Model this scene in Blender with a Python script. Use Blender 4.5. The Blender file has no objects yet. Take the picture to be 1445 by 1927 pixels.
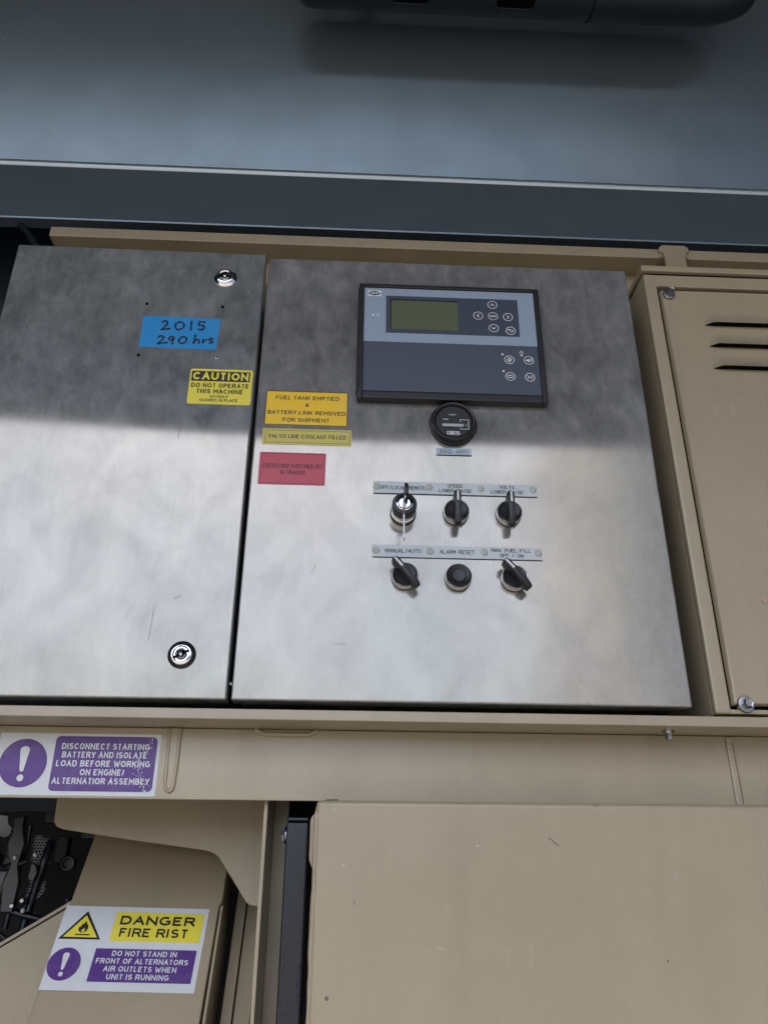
import bpy, bmesh, math, random
from mathutils import Vector, Matrix
R = math.radians
random.seed(7)
S = bpy.context.scene
COL = S.collection
PI = math.pi

# ------------------------------------------------------------------ camera, sky, sun, exposure
CAM = (0.12185, -0.82653, -0.16976)
pitch, yaw, roll = 0.437075, -0.0405615, 0.0078994
cp, sp = math.cos(pitch), math.sin(pitch)
fwd = Vector((-math.sin(yaw)*cp, math.cos(yaw)*cp, sp))
rt = Vector((math.cos(yaw), math.sin(yaw), 0))
up = rt.cross(fwd)
rr = math.cos(roll)*rt + math.sin(roll)*up
uu = -math.sin(roll)*rt + math.cos(roll)*up
cam = bpy.data.cameras.new('camera')
cam.sensor_fit = 'VERTICAL'; cam.sensor_height = 36.0; cam.lens = 36.0*1500/1927
cam.clip_start = 0.01; cam.clip_end = 2000
co = bpy.data.objects.new('camera', cam); COL.objects.link(co)
co.matrix_world = Matrix(((rr.x, uu.x, -fwd.x, CAM[0]), (rr.y, uu.y, -fwd.y, CAM[1]),
                          (rr.z, uu.z, -fwd.z, CAM[2]), (0, 0, 0, 1)))
S.camera = co

SUN_EL, SUN_AZ = R(72), R(205)        # high in front of the machine: the canopy shades the panel
w = bpy.data.worlds.new('World'); S.world = w; w.use_nodes = True
nt = w.node_tree; nt.nodes.clear()
sky = nt.nodes.new('ShaderNodeTexSky'); sky.sky_type = 'NISHITA'; sky.sun_disc = False
sky.sun_elevation = SUN_EL; sky.sun_rotation = SUN_AZ
sky.air_density = 0.8; sky.dust_density = 6.5; sky.ozone_density = 1.6
bg = nt.nodes.new('ShaderNodeBackground'); bg.inputs[1].default_value = 0.15
wo = nt.nodes.new('ShaderNodeOutputWorld')
nt.links.new(sky.outputs[0], bg.inputs[0]); nt.links.new(bg.outputs[0], wo.inputs[0])
sl = bpy.data.lights.new('sun', 'SUN'); sl.energy = 4.0; sl.angle = R(0.5); sl.color = (1, .95, .88)
so = bpy.data.objects.new('sun', sl); COL.objects.link(so)
d = Vector((math.sin(SUN_AZ)*math.cos(SUN_EL), math.cos(SUN_AZ)*math.cos(SUN_EL), math.sin(SUN_EL)))
so.rotation_euler = d.to_track_quat('Z', 'Y').to_euler(); so.location = (0, 3, 5)
S.view_settings.view_transform = 'Standard'; S.view_settings.look = 'None'
S.view_settings.gamma = 1.0; S.view_settings.exposure = 2.25
S.cycles.max_bounces = 8; S.cycles.glossy_bounces = 5; S.cycles.diffuse_bounces = 4
S.cycles.caustics_reflective = False; S.cycles.sample_clamp_indirect = 6

# ------------------------------------------------------------------ materials
def srgb(r, g, b):
    f = lambda c: (c/255/12.92) if c/255 <= .04045 else ((c/255+.055)/1.055)**2.4
    return (f(r), f(g), f(b), 1)
def new_mat(name, col=(.5, .5, .5, 1), rough=.5, metal=0., spec=.5, coat=0., coat_rough=.1):
    m = bpy.data.materials.new(name); m.use_nodes = True
    b = m.node_tree.nodes['Principled BSDF']
    b.inputs['Base Color'].default_value = tuple(col) if len(col) == 4 else tuple(col)+(1,)
    b.inputs['Roughness'].default_value = rough; b.inputs['Metallic'].default_value = metal
    b.inputs['Specular IOR Level'].default_value = spec
    b.inputs['Coat Weight'].default_value = coat; b.inputs['Coat Roughness'].default_value = coat_rough
    return m
class NB:
    def __init__(s, m):
        s.m = m; s.t = m.node_tree; s.b = s.t.nodes['Principled BSDF']; s.tc = s.t.nodes.new('ShaderNodeTexCoord')
    def n(s, typ, **kw):
        n = s.t.nodes.new(typ)
        for k, v in kw.items(): setattr(n, k, v)
        return n
    def l(s, a, b): s.t.links.new(a, b)
    def noise(s, scale, stretch=(1, 1, 1), detail=4, rough=.55, dist=0, off=(0, 0, 0)):
        mp = s.n('ShaderNodeMapping'); mp.inputs['Scale'].default_value = stretch; mp.inputs['Location'].default_value = off
        s.l(s.tc.outputs['Object'], mp.inputs[0])
        n = s.n('ShaderNodeTexNoise'); n.inputs['Scale'].default_value = scale; n.inputs['Detail'].default_value = detail
        n.inputs['Roughness'].default_value = rough; n.inputs['Distortion'].default_value = dist
        s.l(mp.outputs[0], n.inputs['Vector']); return n.outputs['Fac']
    def ramp(s, src, pts):
        r = s.n('ShaderNodeValToRGB'); e = r.color_ramp.elements
        while len(e) < len(pts): e.new(.5)
        for i, (p, c) in enumerate(pts):
            e[i].position = p; e[i].color = c if isinstance(c, tuple) else (c, c, c, 1)
        s.l(src, r.inputs[0]); return r.outputs[0]
    def mix(s, fac, a, b, mode='MIX'):
        m = s.n('ShaderNodeMix', data_type='RGBA', blend_type=mode)
        for sock, v in ((m.inputs[0], fac), (m.inputs[6], a), (m.inputs[7], b)):
            if hasattr(v, 'is_linked'): s.l(v, sock)
            else: sock.default_value = v
        return m.outputs[2]
    def math(s, op, a, b=0.5):
        m = s.n('ShaderNodeMath', operation=op)
        for i, v in enumerate((a, b)):
            if hasattr(v, 'is_linked'): s.l(v, m.inputs[i])
            else: m.inputs[i].default_value = v
        return m.outputs[0]
    def bump(s, layers):
        prev = None
        for src, st, dist in layers:
            b = s.n('ShaderNodeBump'); b.inputs['Strength'].default_value = st; b.inputs['Distance'].default_value = dist
            s.l(src, b.inputs['Height'])
            if prev: s.l(prev, b.inputs['Normal'])
            prev = b.outputs[0]
        s.l(prev, s.b.inputs['Normal'])

def steel(name, seed):
    m = new_mat(name, (.60, .60, .59, 1), .3, 1.0); k = NB(m); o = (seed*3.1, 0, seed*1.7)
    cloud = k.noise(12, (1, 1, .8), 6, .62, .8, o)
    fine = k.noise(60, (1, 1, .55), 6, .68, .5, o)
    patch = k.n('ShaderNodeTexVoronoi'); patch.feature = 'SMOOTH_F1'; patch.inputs['Scale'].default_value = 34
    patch.inputs['Smoothness'].default_value = 1
    wv = k.n('ShaderNodeVectorMath', operation='ADD'); k.l(k.tc.outputs['Object'], wv.inputs[0])
    wn = k.n('ShaderNodeTexNoise'); wn.inputs['Scale'].default_value = 22; wn.inputs['Detail'].default_value = 3
    k.l(k.tc.outputs['Object'], wn.inputs['Vector'])
    ws = k.n('ShaderNodeVectorMath', operation='SCALE'); ws.inputs['Scale'].default_value = .07
    k.l(wn.outputs['Color'], ws.inputs[0]); k.l(ws.outputs[0], wv.inputs[1]); k.l(wv.outputs[0], patch.inputs['Vector'])
    smear = k.n('ShaderNodeSeparateColor'); k.l(patch.outputs['Color'], smear.inputs[0])
    brush = k.noise(60, (14, 14, .5), 3, .6, 0, o)
    # dusty film that scatters, in wiped patches
    film = k.math('ADD', k.math('MULTIPLY', k.ramp(cloud, [(.32, .0), (.68, 1.)]), .5), k.math('MULTIPLY', smear.outputs[0], .16))
    film = k.math('ADD', film, k.math('MULTIPLY', k.ramp(fine, [(.35, 0.), (.7, 1.)]), .14))
    rg = k.math('ADD', k.math('MULTIPLY', film, .035), .075)
    rg = k.math('ADD', rg, k.math('MULTIPLY', brush, .02)); k.l(rg, k.b.inputs['Roughness'])
    grain = k.ramp(brush, [(.36, 0.), (.64, 1.)])
    c = k.mix(film, (.330, .314, .258, 1), (.360, .342, .284, 1))
    c = k.mix(k.math('MULTIPLY', grain, .45), c, (.435, .417, .348, 1))
    warm = k.ramp(k.noise(4.2, (1.6, 1, .35), 3, .5, .5, (o[0]+4, 0, 2)), [(.38, 0.), (.66, 1.)])
    c = k.mix(k.math('MULTIPLY', warm, .45), c, (.45, .39, .315, 1)); k.l(c, k.b.inputs['Base Color'])
    dust = k.n('ShaderNodeBsdfPrincipled'); dust.inputs['Roughness'].default_value = .5
    dc_ = k.mix(k.math('MULTIPLY', grain, .30), (.30, .318, .315, 1) if seed < 2 else (.325, .325, .315, 1), (.44, .455, .455, 1) if seed < 2 else (.47, .46, .44, 1)); k.l(dc_, dust.inputs['Base Color'])
    dc2 = k.mix(k.ramp(fine, [(.40, 0.), (.62, 1.)]), (.70, .72, .74, 1), (1., 1., 1., 1)); dc3 = k.mix(1.0, dc_, dc2, 'MULTIPLY')
    dc4 = k.mix(k.math('MULTIPLY', smear.outputs[1], .40), dc3, (.50, .515, .52, 1)); k.l(dc4, dust.inputs['Base Color'])
    mx = k.n('ShaderNodeMixShader'); k.l(k.math('ADD', .36, k.math('MULTIPLY', film, .45)), mx.inputs[0])
    k.l(k.b.outputs[0], mx.inputs[1]); k.l(dust.outputs[0], mx.inputs[2])
    outn = [n for n in k.t.nodes if n.type == 'OUTPUT_MATERIAL'][0]; k.l(mx.outputs[0], outn.inputs['Surface'])
    k.b.inputs['Anisotropic'].default_value = .97
    tg = k.n('ShaderNodeCombineXYZ'); tg.inputs[0].default_value = 1
    k.l(tg.outputs[0], k.b.inputs['Tangent'])
    scr = k.ramp(k.noise(30, (1, 1, .06), 2, .5, 2.5, o), [(.70, 0.), (.73, 1.)])
    k.bump([(k.noise(2.4, (1, 1, 1), 1, .4, 0, o), .05, .02)])
    return m

def paint(name, base, dark, rough=.42, peel=.25, coat=.3, seed=0, chips=None, metal=0, wear=1.):
    m = new_mat(name, base, rough, metal, .5, coat, .22); k = NB(m); o = (seed, seed*2.3, seed*.7)
    cl = k.noise(9, (1, 1, 1), 5, .6, .4, o); fi = k.noise(60, (1, 1, 1), 4, .6, 0, o)
    c = k.mix(k.ramp(cl, [(.35, 0.), (.70, 1.)]), base, dark)
    c = k.mix(k.math('MULTIPLY', k.ramp(fi, [(.55, 0.), (.8, 1.)]), .35), c, tuple(v*1.12 for v in base[:3])+(1,))
    streak = k.ramp(k.noise(16, (1.6, 1.6, .16), 5, .6, .3, o), [(.48, 0.), (.72, 1.)])
    c = k.mix(k.math('MULTIPLY', streak, .22*wear), c, tuple(v*.72 for v in base[:3])+(1,))
    scuff = k.ramp(k.noise(34, (1, 1, .22), 4, .7, 2.2, o), [(.70, 0.), (.74, 1.)])
    c = k.mix(k.math('MULTIPLY', scuff, .14*wear), c, tuple(min(1, v*1.45) for v in base[:3])+(1,))
    if chips:
        v = k.n('ShaderNodeTexVoronoi'); v.inputs['Scale'].default_value = 55; v.inputs['Randomness'].default_value = 1
        k.l(k.tc.outputs['Object'], v.inputs['Vector'])
        sc = k.n('ShaderNodeSeparateColor'); k.l(v.outputs['Color'], sc.inputs[0])
        few = k.math('GREATER_THAN', sc.outputs[0], .86)
        sp_ = k.math('MULTIPLY', k.math('LESS_THAN', v.outputs['Distance'], k.math('MULTIPLY', sc.outputs[1], .10)), few)
        c = k.mix(sp_, c, chips)
    k.l(c, k.b.inputs['Base Color'])
    k.l(k.math('ADD', k.math('ADD', k.math('MULTIPLY', cl, .18*max(wear, .4)), rough-.09*max(wear, .4)), k.math('MULTIPLY', streak, .10*wear)), k.b.inputs['Roughness'])
    k.bump([(k.noise(5, (1, 1, 1), 2, .5, 0, o), .08, .02), (k.noise(620, (1, 1, 1), 1, .5, 0, o), peel*.6, .0002)])
    return m

M = {}
M['steel_left'] = steel('brushed_stainless_left', 1.3)
M['steel_right'] = steel('brushed_stainless_right', 2.9)
M['tan'] = paint('sand_paint', (.430, .360, .238, 1), (.385, .322, .211, 1), .38, .28, .65, 1, (.09, .07, .055, 1))
M['tan_box'] = paint('sand_paint_cabinet', (.430, .360, .238, 1), (.395, .331, .218, 1), .40, .18, .5, 5, (.12, .09, .07, 1))
M['grey_paint'] = paint('grey_canopy_paint', (.205, .262, .312, 1), (.185, .236, .283, 1), .25, .12, .0, 3, (.34, .37, .40, 1), metal=.55, wear=.08)
M['pipe_paint'] = paint('dark_pipe_paint', (.020, .029, .040, 1), (.014, .021, .030, 1), .50, .2, 0, 6)
M['fold_highlight'] = new_mat('fold_highlight_metal', (.46, .54, .58, 1), .40, .85)  # pale metal stands in for the bright highlight along the fold
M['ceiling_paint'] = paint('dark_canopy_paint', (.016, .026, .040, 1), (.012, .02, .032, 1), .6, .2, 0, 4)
M['navy'] = paint('interior_shade_navy', (.016, .026, .042, 1), (.010, .017, .030, 1), .6, .1, 0, 2)  # navy tone of the interior shadows put into the base colour
M['bay_black'] = new_mat('near_black_interior', (.012, .013, .015, 1), .7)  # one even near-black for the engine bay wall and ceiling
M['black_paint'] = paint('black_gloss_paint', (.010, .014, .024, 1), (.007, .010, .017, 1), .28, .35, .0, 8, (.06, .07, .08, 1))
M['plastic'] = new_mat('black_plastic', (.014, .014, .016, 1), .38)
M['plastic_matte'] = new_mat('matte_black_plastic', (.018, .019, .021, 1), .55)
M['rubber'] = new_mat('black_rubber', (.010, .010, .011, 1), .6)
M['chrome'] = new_mat('chrome', (.78, .79, .80, 1), .10, 1.0)
M['zinc'] = new_mat('zinc_plated_steel', (.34, .35, .355, 1), .32, 1.0)
M['hole'] = new_mat('dark_hole', (.004, .004, .005, 1), .9, spec=.05)
M['membrane_dark'] = new_mat('slate_membrane', srgb(74, 82, 97), .42)
M['membrane_mid'] = new_mat('slate_membrane_upper', srgb(66, 73, 89), .42)
M['membrane_light'] = new_mat('pale_blue_membrane', srgb(156, 172, 190), .42)
M['lcd'] = new_mat('lcd_glass', srgb(98, 106, 78), .30)
M['print_white'] = new_mat('white_print', (.88, .89, .90, 1), .5)
M['print_black'] = new_mat('black_print', (.015, .015, .017, 1), .5)
M['ink'] = new_mat('marker_ink', (.010, .013, .035, 1), .6)
M['plate'] = new_mat('engraved_laminate', (.60, .665, .67, 1), .45)
M['rivet_cap'] = new_mat('plastic_rivet_cap', (.50, .51, .47, 1), .5)
M['black_edge'] = new_mat('black_laminate_edge', (.01, .01, .01, 1), .5)
M['silver_window'] = new_mat('meter_window', (.42, .46, .44, 1), .3)
M['white_line'] = new_mat('white_indicator', (.78, .78, .76, 1), .5)
def vinyl(name, col, rough=.45, spots=.25, speck=(.5, .5, .5, 1)):
    m = new_mat(name, col, rough, 0, .45); k = NB(m)
    n = k.noise(38, (1, 1, 1), 5, .65, .6); f = k.noise(330, (1, 1, 1), 2, .5)
    c = k.mix(k.math('MULTIPLY', k.ramp(n, [(.45, 0.), (.8, 1.)]), spots), col, speck)
    k.l(c, k.b.inputs['Base Color']); k.bump([(n, .10, .0015), (f, .08, .0003)]); return m
M['yellow'] = vinyl('yellow_vinyl', (.90, .78, .055, 1), .45, .15)
M['amber'] = vinyl('amber_vinyl', (.95, .61, .010, 1), .45, .12)
M['dull_yellow'] = vinyl('faded_yellow_vinyl', (.66, .56, .10, 1), .4, .25)
M['red'] = vinyl('crimson_vinyl', (.55, .06, .09, 1), .33, .22, (.5, .12, .14, 1))
M['white_vinyl'] = vinyl('white_vinyl', (.74, .77, .77, 1), .45, .3, (.6, .62, .62, 1))
M['purple'] = vinyl('purple_vinyl', (.105, .04, .24, 1), .42, .12)
M['blue_tape'] = vinyl('blue_masking_tape', (.02, .29, .68, 1), .65, .2, (.08, .38, .70, 1))
M['guard'] = new_mat('pale_perforated_metal', (.42, .46, .50, 1), .5, 0.0)
M['rust'] = new_mat('rusty_scratch', (.12, .06, .035, 1), .8)
M['bare'] = new_mat('bare_primer', (.62, .58, .52, 1), .6)
M['conduit'] = new_mat('corrugated_conduit', (.012, .014, .018, 1), .35)
M['primer_pink'] = new_mat('pinkish_primer', (.50, .36, .30, 1), .6)

def gmat():
    m = new_mat('asphalt_yard', (.12, .115, .11, 1), .85); k = NB(m)
    n = k.noise(.8, (1, 1, 1), 8, .6); c = k.mix(k.ramp(n, [(.3, 0.), (.7, 1.)]), (.055, .053, .05, 1), (.075, .072, .068, 1))
    k.l(c, k.b.inputs['Base Color']); return m
M['scratch'] = new_mat('dull_scratch', (.20, .20, .19, 1), .6)
M['ground'] = gmat()
M['dark_block'] = new_mat('dark_block_surface', (.07, .065, .06, 1), .8)  # surfaces of the unseen blocks added to shape reflections
M['pale_block'] = new_mat('pale_block_surface', (.55, .55, .53, 1), .9)

# ------------------------------------------------------------------ builders
DEEP = 1
class MB:
    def __init__(s): s.bm = bmesh.new(); s.mats = []
    def mi(s, m):
        m = M[m] if isinstance(m, str) else m
        if m not in s.mats: s.mats.append(m)
        return s.mats.index(m)
    def merge(s, b2, mat):
        i = s.mi(mat)
        for f in b2.faces: f.material_index = i
        me = bpy.data.meshes.new('tmp'); b2.to_mesh(me); b2.free()
        s.bm.from_mesh(me); bpy.data.meshes.remove(me)
        # from_mesh keeps material_index
        return s
    def box(s, x0, x1, y0, y1, z0, z1, mat, bev=0., seg=2):
        b = bmesh.new(); bmesh.ops.create_cube(b, size=1)
        for v in b.verts:
            v.co = Vector(((x0+x1)/2+v.co.x*(x1-x0), (y0+y1)/2+v.co.y*(y1-y0), (z0+z1)/2+v.co.z*(z1-z0)))
        if bev: bmesh.ops.bevel(b, geom=b.edges[:], offset=bev, segments=seg, affect='EDGES', profile=.5)
        return s.merge(b, mat)
    def prism(s, pts, y0, y1, mat, bev=0., seg=2):     # polygon in X-Z, extruded in Y
        b = bmesh.new(); vs = [b.verts.new((x, y0, z)) for x, z in pts]
        f = b.faces.new(vs); bmesh.ops.recalc_face_normals(b, faces=[f])
        if y1 != y0:
            r = bmesh.ops.extrude_face_region(b, geom=[f])
            for v in [g for g in r['geom'] if isinstance(g, bmesh.types.BMVert)]: v.co.y = y1
        bmesh.ops.recalc_face_normals(b, faces=b.faces[:])
        if bev: bmesh.ops.bevel(b, geom=b.edges[:], offset=bev, segments=seg, affect='EDGES', profile=.5)
        bmesh.ops.triangulate(b, faces=[f for f in b.faces if len(f.verts) > 4])
        return s.merge(b, mat)
    def flat(s, pts, y, mat):
        b = bmesh.new(); vs = [b.verts.new((x, y, z)) for x, z in pts]; f = b.faces.new(vs)
        f.normal_update()
        if f.normal.y > 0: f.normal_flip()
        bmesh.ops.triangulate(b, faces=b.faces[:]); return s.merge(b, mat)
    def lathe(s, prof, c, mat, seg=40, axis='Y', sx=1):   # prof: (radius, depth out of the panel)
        b = bmesh.new(); rings = []
        for r, h in prof:
            if r < 1e-7: rings.append([b.verts.new((0, -h, 0))])
            else: rings.append([b.verts.new((r*math.cos(2*PI*i/seg), -h, r*math.sin(2*PI*i/seg))) for i in range(seg)])
        for a, d_ in zip(rings, rings[1:]):
            for i in range(seg):
                j = (i+1) % seg
                if len(a) == 1 and len(d_) == 1: continue
                if len(a) == 1: b.faces.new((a[0], d_[i], d_[j]))
                elif len(d_) == 1: b.faces.new((a[i], a[j], d_[0]))
                else: b.faces.new((a[i], a[j], d_[j], d_[i]))
        bmesh.ops.recalc_face_normals(b, faces=b.faces[:])
        if axis == 'X': bmesh.ops.rotate(b, verts=b.verts[:], matrix=Matrix.Rotation(R(-90), 3, 'Z'))
        if axis == 'Z': bmesh.ops.rotate(b, verts=b.verts[:], matrix=Matrix.Rotation(R(-90), 3, 'X'))
        bmesh.ops.translate(b, verts=b.verts[:], vec=c)
        return s.merge(b, mat)
    def tube(s, pts, r, mat, seg=10, closed=False, caps=True):
        b = bmesh.new(); P = [Vector(p) for p in pts]; n = len(P); rings = []; u = None
        for i, p in enumerate(P):
            if closed: t = P[(i+1) % n]-P[i-1]
            else: t = P[min(i+1, n-1)]-P[max(i-1, 0)]
            t.normalize()
            if u is None: u = t.orthogonal().normalized()
            u = (u-t*u.dot(t)).normalized(); v = t.cross(u); ri = r[i] if isinstance(r, (list, tuple)) else r
            rings.append([b.verts.new(p+ri*(u*math.cos(2*PI*k/seg)+v*math.sin(2*PI*k/seg))) for k in range(seg)])
        for i in range(n if closed else n-1):
            a, d_ = rings[i], rings[(i+1) % n]
            for k in range(seg): b.faces.new((a[k], a[(k+1) % seg], d_[(k+1) % seg], d_[k]))
        if caps and not closed: b.faces.new(rings[0][::-1]); b.faces.new(rings[-1])
        bmesh.ops.recalc_face_normals(b, faces=b.faces[:])
        return s.merge(b, mat)
    def ring(s, c, ro, ri, y, mat, seg=36):
        b = bmesh.new()
        o = [b.verts.new((c[0]+ro*math.cos(2*PI*i/seg), y, c[1]+ro*math.sin(2*PI*i/seg))) for i in range(seg)]
        n = [b.verts.new((c[0]+ri*math.cos(2*PI*i/seg), y, c[1]+ri*math.sin(2*PI*i/seg))) for i in range(seg)]
        for i in range(seg): b.faces.new((o[i], o[(i+1) % seg], n[(i+1) % seg], n[i]))
        return s.merge(b, mat)
    def disc(s, c, r, y, mat, seg=32, rx=None):
        return s.flat([(c[0]+(rx or r)*math.cos(2*PI*i/seg), c[1]+r*math.sin(2*PI*i/seg)) for i in range(seg)], y, mat)
    def stroke(s, pts, wd, y, mat, dy=0.):
        """flat ribbon with round joints"""
        b = bmesh.new(); P = [Vector((p[0], 0, p[1])) for p in pts]
        for i, (a, c) in enumerate(zip(P, P[1:])):
            t = (c-a)
            if t.length < 1e-9: continue
            t.normalize(); n = Vector((-t.z, 0, t.x))*wd/2
            b.faces.new([b.verts.new((q.x, y, q.z)) for q in (a-n, c-n, c+n, a+n)])
        for i, a in enumerate(P):
            b.faces.new([b.verts.new((a.x+wd/2*math.cos(2*PI*k/8), y-.00001*(1+i % 2), a.z+wd/2*math.sin(2*PI*k/8))) for k in range(8)])
        return s.merge(b, mat)
    def build(s, name, parent=None, local=False, angle=35, smooth=True):
        me = bpy.data.meshes.new(name); s.bm.to_mesh(me); s.bm.free()
        for m in s.mats: me.materials.append(m)
        if parent is not None and not local:
            q = parent
            while q.parent: q = q.parent
            me.transform(Matrix.Translation(-Vector(q.location)))
        if local and DEEP != 1: me.transform(Matrix.Scale(DEEP, 4))
        if smooth:
            me.shade_smooth(); me.set_sharp_from_angle(angle=R(angle))
        o = bpy.data.objects.new(name, me); COL.objects.link(o)
        if parent is not None: o.parent = parent
        if smooth:
            wn = o.modifiers.new('weighted_normal', 'WEIGHTED_NORMAL'); wn.keep_sharp = True; wn.weight = 80
        return o

def thing(name, label, cat, loc=(0, 0, 0), group=None, rot=None):
    o = bpy.data.objects.new(name, None); COL.objects.link(o); o.location = loc; o.empty_display_size = .02
    if rot: o.rotation_euler = rot
    o['label'] = label; o['category'] = cat
    if group: o['group'] = group
    return o
def tag(o, label, cat, group=None):
    o['label'] = label; o['category'] = cat
    if group: o['group'] = group
    return o
def struct(o): o['kind'] = 'structure'; return o

def rrect(x0, x1, z0, z1, r, n=5):
    pts = []
    for cx_, cz_, a0 in ((x1-r, z1-r, 0), (x0+r, z1-r, 90), (x0+r, z0+r, 180), (x1-r, z0+r, 270)):
        for i in range(n+1):
            a = R(a0+90*i/n); pts.append((cx_+r*math.cos(a), cz_+r*math.sin(a)))
    return pts

def arc(cx_, cz_, rx, rz, a0, a1, n=8):
    return [(cx_+rx*math.cos(R(a0+(a1-a0)*i/n)), cz_+rz*math.sin(R(a0+(a1-a0)*i/n))) for i in range(n+1)]
OV = arc(.5, .5, .5, .5, 90, 450, 18)
G = {  # single-line engraving alphabet, unit box
 'A': [[(0, 0), (.5, 1), (1, 0)], [(.2, .36), (.8, .36)]], 'C': [arc(.5, .5, .5, .5, 38, 322, 16)],
 'D': [[(0, 0), (0, 1), (.5, 1)]+arc(.5, .5, .5, .5, 90, -90, 10)+[(0, 0)]],
 'E': [[(1, 1), (0, 1), (0, 0), (1, 0)], [(0, .52), (.8, .52)]], 'F': [[(1, 1), (0, 1), (0, 0)], [(0, .52), (.8, .52)]],
 'H': [[(0, 0), (0, 1)], [(1, 0), (1, 1)], [(0, .5), (1, .5)]], 'I': [[(.5, 0), (.5, 1)]],
 'L': [[(0, 1), (0, 0), (.9, 0)]], 'M': [[(0, 0), (0, 1), (.5, .35), (1, 1), (1, 0)]], 'N': [[(0, 0), (0, 1), (1, 0), (1, 1)]],
 'O': [OV], '0': [OV], 'P': [[(0, 0), (0, 1), (.65, 1)]+arc(.68, .74, .3, .26, 90, -90, 8)+[(0, .48)]],
 'R': [[(0, 0), (0, 1), (.65, 1)]+arc(.68, .74, .3, .26, 90, -90, 8)+[(0, .48)], [(.55, .48), (1, 0)]],
 'S': [arc(.5, .75, .45, .25, 30, 270, 9)[:-1]+arc(.5, .25, .48, .25, 90, -150, 9)],
 'T': [[(0, 1), (1, 1)], [(.5, 1), (.5, 0)]], 'U': [[(0, 1), (0, .4)]+arc(.5, .4, .5, .4, 180, 360, 10)+[(1, 1)]],
 'V': [[(0, 1), (.5, 0), (1, 1)]], 'W': [[(0, 1), (.25, 0), (.5, .7), (.75, 0), (1, 1)]], 'Z': [[(0, 1), (1, 1), (0, 0), (1, 0)]],
 '/': [[(.1, -.05), (.9, 1.05)]], '.': [[(.1, 0), (.12, .02)]], '-': [[(0, .45), (1, .45)]],
 '4': [[(.7, 0), (.7, 1), (0, .3), (1, .3)]], '6': [arc(.5, .32, .48, .32, 0, 360, 14), [(.03, .36), (.15, .75), (.6, 1), (.8, 1)]],
}
G.update({
 'B': [[(0, 0), (0, 1), (.6, 1)]+arc(.62, .765, .30, .235, 90, -90, 8)+[(0, .53)], [(0, 0), (.62, 0)]+arc(.65, .265, .35, .265, -90, 90, 8)],
 'G': [arc(.5, .5, .5, .5, 48, 300, 14)+[(.98, .16), (.98, .46), (.58, .46)]], 'K': [[(0, 0), (0, 1)], [(.95, 1), (.02, .32)], [(.36, .56), (1, 0)]],
 'Y': [[(0, 1), (.5, .45), (1, 1)], [(.5, .45), (.5, 0)]], 'Q': [OV, [(.6, .25), (1, -.03)]], 'X': [[(0, 0), (1, 1)], [(0, 1), (1, 0)]],
 '&': [[(1, 0), (.25, .72)]+arc(.48, .80, .26, .20, 180, 0, 8)+[(.66, .66), (.16, .40)]+arc(.40, .24, .38, .24, 140, 300, 10)+[(.95, .42)]],
})
WID = dict(A=.74, B=.70, C=.73, D=.73, E=.64, F=.60, G=.77, H=.70, I=.0, K=.72, L=.58, M=.84, N=.72, O=.78, P=.66, Q=.78, R=.71, S=.67, T=.62, U=.70, V=.70, W=.98, X=.68, Y=.70, Z=.62)
WID.update({'/': .34, '.': .0, '&': .74, ' ': .24, '-': .36})
def ribbon(mb, pts, wd, y, mat):
    """mitred ribbon with square ends"""
    P = [Vector((p[0], p[1])) for i, p in enumerate(pts) if i == 0 or math.hypot(p[0]-pts[i-1][0], p[1]-pts[i-1][1]) > 1e-6]; n = len(P); closed = (P[0]-P[-1]).length < 1e-7
    if closed: P = P[:-1]; n -= 1
    bb = bmesh.new(); L = []
    for i in range(n):
        a = P[i-1] if (i or closed) else None; c = P[(i+1) % n] if (i < n-1 or closed) else None
        t0 = (P[i]-a).normalized() if a is not None else None; t1 = (c-P[i]).normalized() if c is not None else None
        if t0 is None: t0 = t1
        if t1 is None: t1 = t0
        n0 = Vector((-t0.y, t0.x)); n1 = Vector((-t1.y, t1.x)); m = n0+n1
        m = n1 if m.length < .05 else m.normalized()
        k = wd/2/max(.38, m.dot(n1)); q = P[i]
        L.append((bb.verts.new((q.x-m.x*k, y, q.y-m.y*k)), bb.verts.new((q.x+m.x*k, y, q.y+m.y*k))))
    for i in range(n if closed else n-1):
        a, c = L[i], L[(i+1) % n]; bb.faces.new((a[0], c[0], c[1], a[1]))
    mb.merge(bb, mat)
def text(mb, txt, x0, x1, z0, h, y, mat, bold=.0, shear=0.):
    """print txt in a plain grotesque between x0 and x1, baseline z0, capital height h"""
    st = h*(.172+bold*1.5)                  # stem thickness
    ws = [max(WID.get(c, .7)*h, st) for c in txt]; n = len(txt)
    k0 = (x1-x0)/(sum(ws)+(n-1)*.13*h)      # set wide or narrow to fill the line
    x = x0
    for c, wv in zip(txt, ws):
        full = wv*k0 if c not in 'I.' else st; a = full-st; k = 0
        for s_ in G.get(c, []):
            w2 = a if c not in 'I' else 0
            pts = []
            for px, pz in s_:
                if c == 'I': px = 0
                z = z0+(st/2+pz*(h-st)); 
                # stems run to the full height: stretch free vertical ends
                pts.append((x+st/2+px*w2, z))
            ext = st/2
            for e, f_ in ((0, 1), (-1, -2)):
                p, q = s_[e], s_[f_]
                if abs(p[0]-q[0])+abs(p[1]-q[1]) < 1e-6 or (s_[0] == s_[-1]): continue
                dx, dz = pts[e][0]-pts[f_][0], pts[e][1]-pts[f_][1]; l_ = math.hypot(dx, dz)
                if abs(p[1]) < .01 or abs(p[1]-1) < .01:
                    if abs(dz) > abs(dx)*.3: pts[e] = (pts[e][0]+dx/l_*ext, pts[e][1]+dz/l_*ext)
            if shear: pts = [(q[0]+shear*(q[1]-z0), q[1]) for q in pts]
            ribbon(mb, pts, st, y-.00001*k, mat); k += 1
        x += wv*k0+.13*h*k0
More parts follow.
